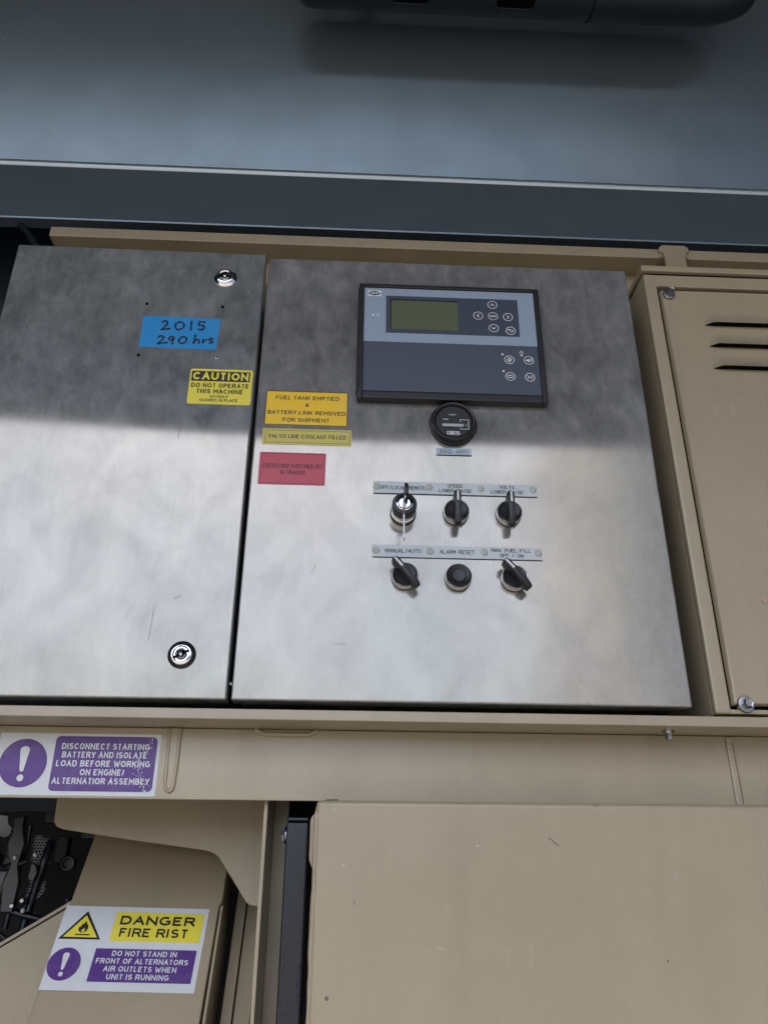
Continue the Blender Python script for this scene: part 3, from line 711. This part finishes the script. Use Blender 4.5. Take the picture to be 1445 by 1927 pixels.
b = MB(); b.lathe([(.0139, .0154), (.0139, .0262), (.0130, .0280), (.0098, .0286), (.0092, .0276)], kc, 'plastic', 56); b.build('black_collar', ks)
b = MB(); b.lathe([(.0093, .0270), (.0090, .0292), (.0080, .0296), (.0060, .0288), (.0056, .0296), (0, .0298)], kc, 'chrome', 40); b.box(kc[0]-.0011, kc[0]+.0011, -.0301, -.0290, kc[2]-.0045, kc[2]+.0045, 'hole'); b.build('key_barrel', ks)
def yz_prism(pts, xa, xb, mat, bev, name, parent):
    b = MB(); b2 = MB(); b2.prism([(p[0], p[1]) for p in pts], -xb, -xa, mat, bev)
    # polygon given as (y, z): turn X-Z prism about Z by 90 degrees
    bmesh.ops.rotate(b2.bm, verts=b2.bm.verts[:], matrix=Matrix.Rotation(R(90), 3, 'Z'))
    return b2.build(name, parent)
key1 = thing('key', 'black-headed key standing in the key switch barrel', 'key', (.1774, -.03, .2180))
yz_prism([(-.040, .2130), (-.0245, .2140), (-.0245, .2190), (-.040, .2200)], .1768, .1780, 'zinc', .0002, 'key_blade', key1)
yz_prism([(-.0365, .2100), (-.0420, .2075), (-.0500, .2080), (-.0575, .2130), (-.0590, .2190), (-.0560, .2260), (-.0490, .2300), (-.0420, .2290), (-.0370, .2240)], .1756, .1794, 'plastic', .0008, 'key_bow', key1)
key2 = thing('key', 'bare silver key hanging edge-on from the key switch', 'key', (.1770, -.05, .2080))
yz_prism([(-.0490, .2110), (-.0540, .2080), (-.0570, .2020), (-.0560, .1960), (-.0520, .1925), (-.0505, .1915), (-.0500, .1640), (-.0480, .1610), (-.0460, .1640), (-.0458, .1915), (-.0420, .1950), (-.0410, .2020), (-.0440, .2080)], .1741, .1757, 'zinc', .0003, 'key_blade', key2)
kr = MB(); kr.tube([(.1762+.0020*math.sin(R(a*1.0)), -.0495+.0065*math.cos(R(a)), .2100+.0065*math.sin(R(a))) for a in range(0, 360, 15)], .0006, 'chrome', 8, closed=True)
tag(kr.build('key_ring'), 'thin split ring joining the two keys at the switch', 'key ring')

# ------------------------------------------------------------------ stickers and tape
def sticker(name, label, cat, x0, x1, z0, z1, mat, y, r=.0015, group=None, edge=None):
    t = thing(name, label, cat, ((x0+x1)/2, y, (z0+z1)/2), group=group)
    b = MB(); pts = rrect(x0, x1, z0, z1, r)
    b.prism(pts, y-.0003, y-.00002, mat); b.build('vinyl_sheet', t, smooth=False); return t
yS = 0.0; GR = 'printed stickers on the steel cabinet doors'
tp = thing('blue_tape', 'blue masking tape handwritten 2015 290 hrs on left door', 'tape', (-.104, 0, .459))
b = MB(); b.prism([(-.1523, .4832), (-.1290, .4829), (-.0900, .4829), (-.0545, .4823), (-.0552, .4700), (-.0561, .4343), (-.0900, .4347), (-.1200, .4350), (-.1520, .4355), (-.1518, .4560)], -.0003, -.00002, 'blue_tape'); b.build('tape_strip', tp, smooth=False)
b = MB()
def hand(strokes, ox, oz, sx=.2145e-3, sz=.266e-3):
    for st in strokes:
        # smooth each pen stroke
        P = [Vector((ox+(a-97+(c-362)*.16)*sx, 0, oz-(c-362-(a-97)*.037)*sz)) for a, c in st]
        Q = []
        for i in range(len(P)-1):
            p0, p1, p2, p3 = P[max(i-1, 0)], P[i], P[i+1], P[min(i+2, len(P)-1)]
            for k in range(5):
                t = k/5; Q.append(.5*((2*p1)+(p2-p0)*t+(2*p0-5*p1+4*p2-p3)*t*t+(3*p1-p0-3*p2+p3)*t**3))
        Q.append(P[-1]); 
        for q0, q1, n_ in zip(Q, Q[1:], range(999)):
            b.stroke([(q0.x, q0.z), (q1.x, q1.z)], .0025*(1+.16*math.sin(n_*.7+st[0][0])), -.0005-.000004*(n_ % 5), 'ink')
hand([[(205, 402), (222, 393), (236, 398), (232, 415), (215, 434), (203, 445), (225, 441), (250, 438)],
      [(300, 402), (283, 416), (285, 438), (305, 444), (328, 432), (332, 412), (318, 400), (300, 402)],
      [(378, 398), (374, 420), (371, 447)],
      [(455, 402), (425, 400), (420, 420), (440, 420), (450, 433), (440, 445), (414, 443)],
      [(182, 488), (200, 480), (213, 487), (205, 503), (180, 525), (205, 521), (232, 519)],
      [(272, 492), (256, 484), (245, 497), (256, 507), (270, 496), (273, 488), (268, 508), (262, 526)],
      [(318, 488), (303, 500), (303, 518), (320, 524), (342, 512), (345, 495), (332, 486), (318, 488)],
      [(398, 476), (392, 500), (386, 524), (396, 508), (412, 502), (419, 510), (417, 524)],
      [(442, 503), (438, 522), (444, 510), (462, 502)],
      [(497, 497), (480, 497), (478, 505), (494, 512), (490, 521), (474, 521)]], -.1523, .4831)
b.build('handwriting', tp, smooth=False)

ca = sticker('caution_sticker', 'yellow sticker headed CAUTION beside the left door edge', 'sticker', -.0840, -.0076, .3545, .4052, 'yellow', 0, .003)
b = MB(); b.flat([(-.0820, .3873), (-.0107, .3873), (-.0107, .4020), (-.0820, .4020)], -.0005, 'print_black'); b.build('black_band', ca, smooth=False)
b = MB(); text(b, 'CAUTION', -.0800, -.0125, .3893, .0108, -.0008, 'yellow', .035); text(b, 'DO NOT OPERATE', -.0812, -.0110, .3782, .0064, -.0005, 'print_black', .025)
text(b, 'THIS MACHINE', -.0742, -.0175, .3697, .0064, -.0005, 'print_black', .025); text(b, 'WITHOUT', -.0574, -.0345, .3637, .0037, -.0005, 'print_black', .01)
text(b, 'GUARDS IN PLACE', -.0690, -.0232, .3583, .0040, -.0005, 'print_black', .015); b.build('lettering', ca, smooth=False)
def frame_print(b, x0, x1, z0, z1, wl, y, mat='print_black'):
    b.stroke([(x0, z0), (x1, z0), (x1, z1), (x0, z1), (x0, z0)], wl, y, mat)
fu = sticker('fuel_tank_sticker', 'amber fuel tank emptied sticker with black border', 'sticker', .0108, .1103, .3283, .3768, 'amber', 0, .0003)
b = MB(); frame_print(b, .0113, .1099, .3289, .3763, .0009, -.0005)
text(b, 'FUEL TANK EMPTIED', .0228, .0998, .3645, .0055, -.0005, 'print_black', .004); text(b, '&', .0588, .0634, .3548, .0048, -.0005, 'print_black', .004)
text(b, 'BATTERY LINK REMOVED', .0140, .1080, .3434, .0055, -.0005, 'print_black', .004); text(b, 'FOR SHIPMENT', .0326, .0890, .3332, .0055, -.0005, 'print_black', .004); b.build('lettering', fu, smooth=False)
va = sticker('coolant_sticker', 'narrow faded yellow coolant filled sticker below the amber one', 'sticker', .0102, .1160, .3016, .3235, 'dull_yellow', 0, .0004)
b = MB(); frame_print(b, .0135, .1136, .3045, .3210, .0004, -.0005); text(b, 'VALVO LINE COOLANT FILLED', .0170, .1095, .3104, .0054, -.0005, 'print_black', -.004); b.build('lettering', va, smooth=False)
re_ = sticker('excitation_sticker', 'crimson excitation switched off sticker near the door gap', 'sticker', .0090, .0865, .2484, .2909, 'red', 0, .0003)
b = MB(); frame_print(b, .0120, .0848, .2503, .2893, .0003, -.0005); text(b, 'EXCITATION SWITCHED OFF', .0140, .0838, .2701, .0056, -.0005, 'print_black', -.02); text(b, 'IN TRANSIT', .0346, .0632, .2617, .0056, -.0005, 'print_black', -.02); b.build('lettering', re_, smooth=False)

def exclaim(b, c, r, y, k=1., mat='white_vinyl', disc='purple'):
    b.disc(c, r, y, disc, 64)
    x, z = c; u = r
    b.flat([(x-.085*u, z-.30*u), (x-.20*u, z+.52*u)]+[(x+.20*u*math.cos(R(a)), z+.52*u+.17*u*math.sin(R(a))) for a in range(165, 0, -15)]+[(x+.20*u, z+.52*u), (x+.085*u, z-.30*u)]+[(x+.085*u*math.cos(R(a)), z-.30*u+.07*u*math.sin(R(a))) for a in range(-20, -170, -30)], y-.0003, mat)
    b.disc((x, z-.62*u), .14*u, y-.0003, mat, 24)
pu = sticker('battery_warning_sticker', 'white and purple disconnect starting battery sticker on the beam', 'sticker', -.2417, -.0751, -.0900, -.0284, 'white_vinyl', .045, .0012)
b = MB(); exclaim(b, (-.2134, -.0586), .0241, .0442); b.flat(rrect(-.1835, -.0786, -.0858, -.0312, .0048), .0442, 'purple'); b.build('purple_print', pu, smooth=False)
b = MB()
for s_, a, c_, z in (('DISCONNECT STARTING', -.1765, -.0860, -.0444), ('BATTERY AND ISOLATE', -.1750, -.0876, -.0529), ('LOAD BEFORE WORKING', -.1795, -.0835, -.0616), ('ON ENGINE/', -.1540, -.1088, -.0702), ('ALTERNATIOR ASSEMBLY', -.1810, -.0820, -.0789)):
    text(b, s_, a, c_, z, .0062, .0440, 'white_vinyl', .02)
b.build('lettering', pu, smooth=False)
b = MB()
for k in range(150):    # cracked, flaking film near the right end
    z = random.uniform(-.0872, -.0300); xx = -.0905+.0055*math.sin(z*130)+random.gauss(0, .0022)+(z+.058)*.06
    if not -.103 < xx < -.0795: continue
    s_ = random.uniform(.0002, .0008); a0 = random.uniform(0, 360)
    b.flat([(xx+s_*random.uniform(.4, 1.2)*math.cos(R(a0+q)), z+s_*random.uniform(.4, 1.3)*math.sin(R(a0+q))) for q in range(0, 360, 72)], .0438-.00001*(k % 9), 'white_vinyl')
b.build('flaked_print', pu, smooth=False)

# ------------------------------------------------------------------ louvred sand cabinet on the right
lb = thing('louvred_cabinet', 'sand painted cabinet with louvred bolted door beside steel cabinet', 'cabinet', (.70, 0, -.005))
LX1 = .93
b = MB()
b.box(.5036, .5205, 0, .012, -.0060, .5830, 'tan_box', .0026, 4); b.box(.8900, LX1, 0, .012, -.0060, .5830, 'tan_box', .0026, 4)
b.box(.5185, .8915, .0004, .0118, .5630, .5826, 'tan_box', .0016, 3); b.box(.5185, .8915, .0004, .0118, -.0058, -.0010, 'tan_box', .001, 2)
b.box(.5037, .5060, .0110, .30, -.0060, .5828, 'tan_box', .0008); b.box(LX1-.002, LX1-.0001, .0110, .30, -.0060, .5828, 'tan_box', .0008)
b.box(.506, LX1-.002, .020, .022, -.005, .582, 'hole'); b.build('housing', lb)
b = MB(); b.box(.5010, LX1+.004, -.0032, .30, .5865, .5960, 'tan_box', .0018, 3); b.box(.5070, LX1-.003, .003, .30, .5832, .5868, 'hole'); b.build('lid', lb)
# door: rolled edge and three pressed louvres
b = MB()
def ring_sheet(b, x0, x1, z0, z1, mat):
    """door sheet with rolled border, open grid in the middle"""
    nx, nz = 40, 70; bb = bmesh.new(); V = {}
    LV = [(.4990), (.4650), (.4308)]
    def hgt(x, z):
        d_ = min(x-x0, x1-x, z-z0, z1-z)
        h = -.0052 if d_ < 1e-6 else 0
        return h
    xs = [x0, x0+.0008, x0+.0022, x0+.0045]+[x0+.0045+(x1-x0-.009)*i/6 for i in range(1, 6)]+[x1-.0045, x1-.0022, x1-.0008, x1]
    zs = [z0, z0+.0008, z0+.0022, z0+.0045]+[z0+.0045+(z1-z0-.009)*i/6 for i in range(1, 6)]+[z1-.0045, z1-.0022, z1-.0008, z1]
    prof_ = {0: .0060, 1: .0012, 2: -.0006, 3: .0000}
    for i, x in enumerate(xs):
        for j, z in enumerate(zs):
            e = min(i, j, len(xs)-1-i, len(zs)-1-j); V[i, j] = bb.verts.new((x, prof_.get(e, .0004), z))
    for i in range(len(xs)-1):
        for j in range(len(zs)-1): bb.faces.new((V[i, j], V[i+1, j], V[i+1, j+1], V[i, j+1]))
    b.merge(bb, mat)
ring_sheet(b, .5238, .8860, .0035, .5570, 'tan_box'); ldoor = b.build('cabinet_door', lb, angle=60)
def louvre(x0, x1, z0):
    b = MB(); bb = bmesh.new(); n = 64; rows = []
    H = .020; A = .0085
    for i in range(n+1):
        # finer steps near the ends
        t = i/n; x = x0+(x1-x0)*t; e = min(x-x0, x1-x); a = max(0., min(1., e/.011)); a = math.sin(a*PI/2)
        row = []
        for j in range(9):
            s_ = j/8; z = z0+(1-s_)*H*(.35+.65*a)+.0005*(1-a); y = -.0001-A*a*(s_**1.6)
            row.append(bb.verts.new((x, y, z)))
        rows.append((row, x, a))
    for (p, _, _), (q, _, _) in zip(rows, rows[1:]):
        for j in range(8): bb.faces.new((p[j], q[j], q[j+1], p[j+1]))
    bmesh.ops.recalc_face_normals(bb, faces=bb.faces[:]); b.merge(bb, 'tan_box')
    bb = bmesh.new()
    ed = [(bb.verts.new((r[1], -.0001-A*r[2]+.0007*r[2], z0+.0005*(1-r[2])+.0001)), bb.verts.new((r[1], -.0002, z0-.0004*r[2]))) for r in rows]
    for p, q in zip(ed, ed[1:]): bb.faces.new((p[0], q[0], q[1], p[1]))
    b.merge(bb, 'hole'); o = b.build('louvre', ldoor, angle=50); return o
for z_ in (.4988, .4648, .4304): louvre(.5755, .8300, z_)
hexbolt(lb, (.5337, -.0008, .5480), .0082, .0052, .0105, rot=20)
hexbolt(lb, (.5362, -.0008, .0040), .0088, .0058, .0080, rot=10)
b = MB(); b.box(.5275, .5305, -.0008, .004, -.0005, .0060, 'zinc', .0004); b.build('clip', lb)
for c_ in ((.5795, .1195), (.5835, .0960)):
    b = MB(); b.prism([(c_[0]+.0035*math.cos(R(a))*random.uniform(.7, 1.2), c_[1]+.0030*math.sin(R(a))*random.uniform(.8, 1.2)) for a in range(0, 360, 40)], -.0010, .0003, 'primer_pink', .0002); b.build('paint_chip', lb)

# ------------------------------------------------------------------ below the beam
bx = thing('lower_box', 'large plain sand painted steel box filling lower right', 'steel box', (.4, -.02, -.6))
b = MB(); b.box(.0925, 1.05, -.020, .16, -.70, -.0970, 'tan_box', .0050, 5); b.build('box_shell', bx)
for pts_, wd_, mt_ in (([(.3128, -.1290), (.3160, -.1310), (.3200, -.1345), (.3215, -.1355)], .0008, 'rust'), ([(.3600, -.1005), (.3630, -.0988)], .0006, 'rust'), ([(.1300, -.1835), (.1312, -.1870)], .0005, 'rust'),
        ([(.2440, -.1360), (.2452, -.1362)], .0012, 'bare'), ([(.1190, -.1530), (.1205, -.1542)], .0011, 'bare'), ([(.4300, -.1600), (.4312, -.1640)], .0004, 'bare'), ([(.2050, -.2200), (.2120, -.2225)], .0004, 'bare'), ([(.1080, -.1075), (.1105, -.1040)], .0005, 'bare'), ([(.4120, -.2300), (.4125, -.2310)], .0010, 'rust')):
    b = MB(); b.stroke(pts_, wd_, -.0203, mt_); b.build('scuff_mark', bx, smooth=False)
weld([(.0945, -.0135, -.1035), (.0932, -.0165, -.1100), (.0930, -.0170, -.14), (.0932, -.0170, -.18), (.0930, -.0170, -.25), (.0930, -.0170, -.36)], .0022, 'edge_weld', 'tan_box', .28, 6, parent=bx)
b = MB(); b.prism([(.1015, -.0963), (.1130, -.0960), (.1125, -.0985), (.1005, -.0990)], -.0165, -.0140, 'rust', .0003); b.build('chipped_edge', bx)
b = MB(); b.prism([(.0862, -.1130), (.0885, -.1085), (.0925, -.1075), (.0925, -.160), (.0893, -.1555), (.0864, -.149)], .010, .014, 'tan_box', .0012); b.build('side_ear', bx)

gu = thing('gusset_bracket', 'sand painted sheet bracket with stepped lower edge under beam', 'bracket', (-.05, .22, -.09))
KG = 1.154
b = MB(); b.prism([(CAM[0]+(p-CAM[0])*KG if p < .03 else .0354, CAM[2]+(q-CAM[2])*KG) for p, q in [(-.1854, -.0640), (-.1843, -.1128), (-.1800, -.1178), (-.1731, -.1201), (-.1000, -.1300), (-.0279, -.1385), (-.0200, -.1400), (-.0148, -.1421), (-.0108, -.1448), (-.0080, -.1480), (.0080, -.1690), (.0215, -.1872), (.0255, -.1900), (.0354, -.1925), (.0354, -.0640)]], .220, .225, 'tan', .0012, 3); b.build('bracket_plate', gu)
weld([(.0350, .2195, -.125), (.0345, .2190, -.150), (.0348, .2190, -.185), (.0350, .2195, -.192)], .0020, 'weld_bead', 'tan', .3, 6, parent=gu)
po = thing('support_post', 'narrow sand painted angle post seen edge-on beside black post', 'post', (.04, .1, -.6))
b = MB(); b.box(.0356, .0395, .060, .232, -.70, -.0650, 'tan', .0007, 2); b.build('edge_flange', po)
b = MB(); b.box(.0396, .0560, .1405, .146, -.70, -.0650, 'tan', .0007, 2); b.build('rear_flange', po)
bp_ = thing('black_post', 'glossy black square tube post with rounded cap', 'post', (.071, .08, -.6))
b = MB(); b.box(.0597, .0828, .060, .100, -.70, -.1118, 'black_paint', .0022, 4); b.build('tube', bp_)
b = MB(); b.box(.0600, .0825, .0603, .0997, -.1112, -.1068, 'black_paint', .0019, 4); b.build('end_cap', bp_)
hexbolt(bp_, (.0596, .075, -.1240), .0085, .0068, .0060, 'X')
random.seed(11)
b = MB()
for k in range(70):
    xx = random.choice((random.gauss(.0640, .0010), random.gauss(.0795, .0009))); z = random.uniform(-.30, -.17)
    b.lathe([(random.uniform(.0003, .0008), 0), (.0003, .0003), (0, .0004)], (min(max(xx, .062), .0812), .0600, z), 'black_paint', 8)
o = b.build('water_droplets', bp_); o['kind'] = 'stuff'

# sloping duct with the fire sticker: leans back at 31 degrees
TILT = R(-31); DEEP = 1.19
DL = tuple(CAM[i]+((0, .06, -.2)[i]-CAM[i])*DEEP for i in range(3))
du = thing('sloping_duct', 'sloping sand painted duct carrying the fire warning sticker', 'duct', DL, rot=(TILT, 0, 0))
b = MB(); b.prism([(-.1465, .105), (-.0005, .105), (-.0005, .0160), (-.0030, .0120), (-.0050, -.22), (-.1590, -.22)], 0, .060, 'tan', .0016, 3); b.build('duct_shell', du, local=True)
b = MB(); b.box(-.0014, .0012, -.0012, .058, -.22, .0105, 'tan', .0005); b.build('corner_flange', du, local=True)
d2 = thing('inner_duct_flange', 'pair of sloping sand strips with dark joint right of duct', 'duct flange', DL, rot=(TILT, 0, 0))
b = MB(); b.box(.0085, .0185, .040, .045, -.24, .12, 'tan', .0008); b.build('strip', d2, local=True)
b = MB(); b.box(.0198, .0352, .043, .047, -.24, .10, 'tan', .0008); b.build('strip', d2, local=True)
fs = thing('fire_sticker', 'white danger fire sticker with flame triangle on sloping duct', 'sticker', DL, rot=(TILT, R(1.0), 0))
b = MB(); b.prism(rrect(-.1518, -.0120, -.0716, .0074, .0012), -.0004, -.0001, 'white_vinyl'); b.build('vinyl_sheet', fs, local=True, smooth=False)
y_ = -.0007
b = MB(); b.flat([(-.1010, .0020), (-.0156, .0020), (-.0158, -.0263), (-.1012, -.0263)], y_, 'yellow'); 
b.flat([(-.1292, .0022), (-.1497, -.0253), (-.1098, -.0253)], y_, 'print_black'); b.flat([(-.1293, -.0022), (-.1455, -.0235), (-.1134, -.0235)], y_-.0003, 'yellow'); b.build('yellow_print', fs, local=True, smooth=False)
b = MB(); b.stroke([(-.1345, -.0212), (-.1215, -.0212)], .0012, y_-.0006, 'print_black')
fl = [(-.1300, -.0193), (-.1322, -.0180), (-.1332, -.0160), (-.1330, -.0142), (-.1320, -.0130), (-.1318, -.0142), (-.1312, -.0128), (-.1308, -.0112), (-.1298, -.0102), (-.1297, -.0116), (-.1290, -.0104), (-.1284, -.0086), (-.1276, -.0074), (-.1273, -.0092), (-.1262, -.0104), (-.1257, -.0122), (-.1250, -.0115), (-.1244, -.0136), (-.1246, -.0158), (-.1252, -.0176), (-.1266, -.0190), (-.1282, -.0194)]
b.flat(fl, y_-.0006, 'print_black')
b.flat([(-.1290, -.0192), (-.1300, -.0176), (-.1298, -.0164), (-.1292, -.0170), (-.1286, -.0158), (-.1279, -.0146), (-.1275, -.0162), (-.1268, -.0158), (-.1266, -.0176), (-.1276, -.0192)], y_-.0009, 'yellow'); b.build('flame_symbol', fs, local=True, smooth=False)
b = MB(); b.flat([(-.1112, -.0334), (-.0166, -.0334), (-.0168, -.0636), (-.1114, -.0636)], y_, 'purple')
exclaim(b, (-.1366, -.0484), .0150, y_); b.build('purple_print', fs, local=True, smooth=False)
b = MB(); text(b, 'DANGER', -.0955, -.0235, -.0105, .0088, y_-.0003, 'print_black', .035); text(b, 'FIRE RIST', -.0935, -.0280, -.0222, .0085, y_-.0003, 'print_black', .02)
for s_, a, c_, z in (('DO NOT STAND IN', -.0950, -.0345, -.0403), ('FRONT OF ALTERNATORS', -.1080, -.0225, -.0473), ('AIR OUTLETS WHEN', -.0992, -.0320, -.0543), ('UNIT IS RUNNING', -.0945, -.0375, -.0614)):
    text(b, s_, a, c_, z, .0049, y_-.0003, 'white_vinyl', .02)
b.build('lettering', fs, local=True, smooth=False)

DEEP = 1
sb = thing('lower_brace', 'dark sloping sand painted brace at lower left corner', 'brace', (-.28, .30, -.35))
KB = 1.1536
def far(pts): return [(CAM[0]+(p-CAM[0])*KB, CAM[2]+(q-CAM[2])*KB) for p, q in pts]
b = MB(); b.prism(far([(-.42, -.345), (-.2415, -.2336), (-.1500, -.1790), (-.1500, -.42), (-.42, -.42)]), .302, .308, 'tan', .0010)
b.build('brace_plate', sb)
b = MB(); b.prism(far([(-.42, -.3435), (-.2415, -.2321), (-.1500, -.1775), (-.1500, -.1735), (-.2415, -.2281), (-.42, -.3395)]), .300, .325, 'tan', .0008); b.build('brace_lip', sb)
# perforated guard glimpsed inside the engine bay
pg = thing('perforated_guard', 'pale honeycomb perforated guard seen in the dark engine bay', 'guard', (-.30, .35, -.15))
def inside(p, poly):
    c_ = False; n = len(poly)
    for i in range(n):
        (x1_, y1_), (x2_, y2_) = poly[i], poly[i-1]
        if (y1_ > p[1]) != (y2_ > p[1]) and p[0] < (x2_-x1_)*(p[1]-y1_)/(y2_-y1_)+x1_: c_ = not c_
    return c_
def honey(poly):
    b = MB(); bb = bmesh.new(); a = .0024; wv = .00052
    x0_, x1_ = min(p[0] for p in poly), max(p[0] for p in poly); z0_, z1_ = min(p[1] for p in poly), max(p[1] for p in poly)
    j = 0; z = z0_
    while z < z1_:
        x = x0_+(a*math.sqrt(3)/2 if j % 2 else 0)
        while x < x1_:
            if inside((x, z), poly):
                o_ = [bb.verts.new((x+a*math.cos(R(30+60*k)), .35, z+a*math.sin(R(30+60*k)))) for k in range(6)]
                i_ = [bb.verts.new((x+(a-wv*1.3)*math.cos(R(30+60*k)), .3497, z+(a-wv*1.3)*math.sin(R(30+60*k)))) for k in range(6)]
                for k in range(6): bb.faces.new((o_[k], o_[(k+1) % 6], i_[(k+1) % 6], i_[k]))
            x += a*math.sqrt(3)
        z += a*1.5; j += 1
    b.merge(bb, 'guard'); b.build('perforated_sheet', pg, smooth=False)
honey([(-.325, -.104), (-.309, -.1075), (-.3105, -.126), (-.314, -.140), (-.3205, -.1455), (-.331, -.138), (-.329, -.125)])
honey([(-.2975, -.112), (-.275, -.1195), (-.2745, -.148), (-.285, -.150), (-.284, -.168), (-.2805, -.187), (-.296, -.187), (-.291, -.165), (-.2965, -.14)])
honey([(-.3150, -.158), (-.309, -.160), (-.311, -.175), (-.316, -.187), (-.318, -.175)])
honey([(-.2755, -.168), (-.2725, -.168), (-.2745, -.186), (-.278, -.186)])
for poly in ([(-.350, -.088), (-.3385, -.089), (-.336, -.099), (-.3300, -.104), (-.3310, -.112), (-.3360, -.116), (-.352, -.113)],
             [(-.3300, -.140), (-.3215, -.148), (-.3275, -.163), (-.332, -.182), (-.342, -.188), (-.338, -.160)]):
    b = MB(); b.prism(poly, .352, .354, 'guard', .0004); b.build('torn_plate', pg)
hb = thing('hose_bundle', 'dark hoses and pipework half hidden inside the engine bay', 'hoses', (-.28, .40, -.2))
for pts in ([(-.302, .34, -.10), (-.304, .345, -.13), (-.306, .34, -.16), (-.312, .345, -.23)], [(-.272, .345, -.12), (-.276, .34, -.15), (-.286, .35, -.19), (-.290, .34, -.24)],
            [(-.36, .33, -.12), (-.33, .335, -.152), (-.31, .33, -.150), (-.296, .335, -.145)], [(-.345, .33, -.155), (-.335, .34, -.19), (-.30, .335, -.205), (-.26, .34, -.215)]):
    P = [Vector(p) for p in pts]; Q = []
    for i in range(len(P)-1):
        p0, p1, p2, p3 = P[max(i-1, 0)], P[i], P[i+1], P[min(i+2, len(P)-1)]
        for k in range(8):
            t = k/8; Q.append(.5*((2*p1)+(p2-p0)*t+(2*p0-5*p1+4*p2-p3)*t*t+(3*p1-p0-3*p2+p3)*t**3))
    b = MB(); b.tube(Q, random.uniform(.0035, .0055), 'black_paint', 12); b.build('hose', hb)
for c_ in ((-.300, .33, -.198), (-.290, .335, -.192)):
    b = MB(); b.lathe([(.004, 0), (.0038, .008), (.0025, .010), (0, .010)], c_, 'zinc', 6); b.build('pipe_fitting', hb)

# things on the slightly bowed left door follow its surface
def follow_door(o, ox, oz):
    for v in o.data.vertices: v.co.y += on_left(v.co.x+ox, v.co.z+oz)
bpy.context.view_layer.update()
for o in list(doorL.children): follow_door(o, cabL.location.x, cabL.location.z)
for t in (tp, ca):
    for o in t.children: follow_door(o, t.location.x, t.location.z)
# dim machinery deep in the engine bay
random.seed(23)
en = thing('engine_parts', 'dark blocks, brackets and bolts crowded deep in the engine bay', 'engine', (-.28, .45, -.2))
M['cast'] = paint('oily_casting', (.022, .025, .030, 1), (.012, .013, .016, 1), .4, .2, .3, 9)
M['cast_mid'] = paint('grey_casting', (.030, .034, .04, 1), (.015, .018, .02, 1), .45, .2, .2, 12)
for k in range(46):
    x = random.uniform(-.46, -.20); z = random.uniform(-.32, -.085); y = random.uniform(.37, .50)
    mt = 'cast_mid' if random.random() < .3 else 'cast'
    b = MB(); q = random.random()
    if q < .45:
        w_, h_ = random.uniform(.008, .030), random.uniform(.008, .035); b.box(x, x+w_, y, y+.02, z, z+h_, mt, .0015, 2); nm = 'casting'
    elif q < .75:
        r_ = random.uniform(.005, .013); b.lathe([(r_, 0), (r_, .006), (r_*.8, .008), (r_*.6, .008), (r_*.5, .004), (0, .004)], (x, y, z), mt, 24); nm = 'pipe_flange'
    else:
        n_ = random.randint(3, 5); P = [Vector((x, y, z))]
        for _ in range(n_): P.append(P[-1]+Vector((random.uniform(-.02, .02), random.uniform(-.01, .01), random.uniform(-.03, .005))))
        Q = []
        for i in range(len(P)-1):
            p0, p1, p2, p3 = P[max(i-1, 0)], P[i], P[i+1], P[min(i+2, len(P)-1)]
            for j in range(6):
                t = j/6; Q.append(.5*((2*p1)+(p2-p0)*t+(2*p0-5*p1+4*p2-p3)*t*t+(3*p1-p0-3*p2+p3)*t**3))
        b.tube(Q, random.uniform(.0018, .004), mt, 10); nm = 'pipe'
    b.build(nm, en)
for poly in ([(-.3200, -.095), (-.3165, -.108), (-.3215, -.124), (-.3175, -.140), (-.3120, -.150), (-.3180, -.170), (-.3145, -.205), (-.3000, -.205), (-.2985, -.170), (-.3040, -.150), (-.3000, -.125), (-.3060, -.105), (-.3060, -.090)],
             [(-.3420, -.120), (-.3330, -.128), (-.3310, -.146), (-.3420, -.172), (-.356, -.18), (-.362, -.13)],
             [(-.2860, -.148), (-.2800, -.150), (-.2770, -.160), (-.2810, -.170), (-.2880, -.166)]):
    b = MB(); b.prism(poly, .325, .338, 'cast', .0012); b.build('manifold', en)
for k in range(4):
    x, z = random.uniform(-.335, -.268), random.uniform(-.225, -.10); hexbolt(en, (x, .325, z), .0032, .0022, .004, rot=random.uniform(0, 60))
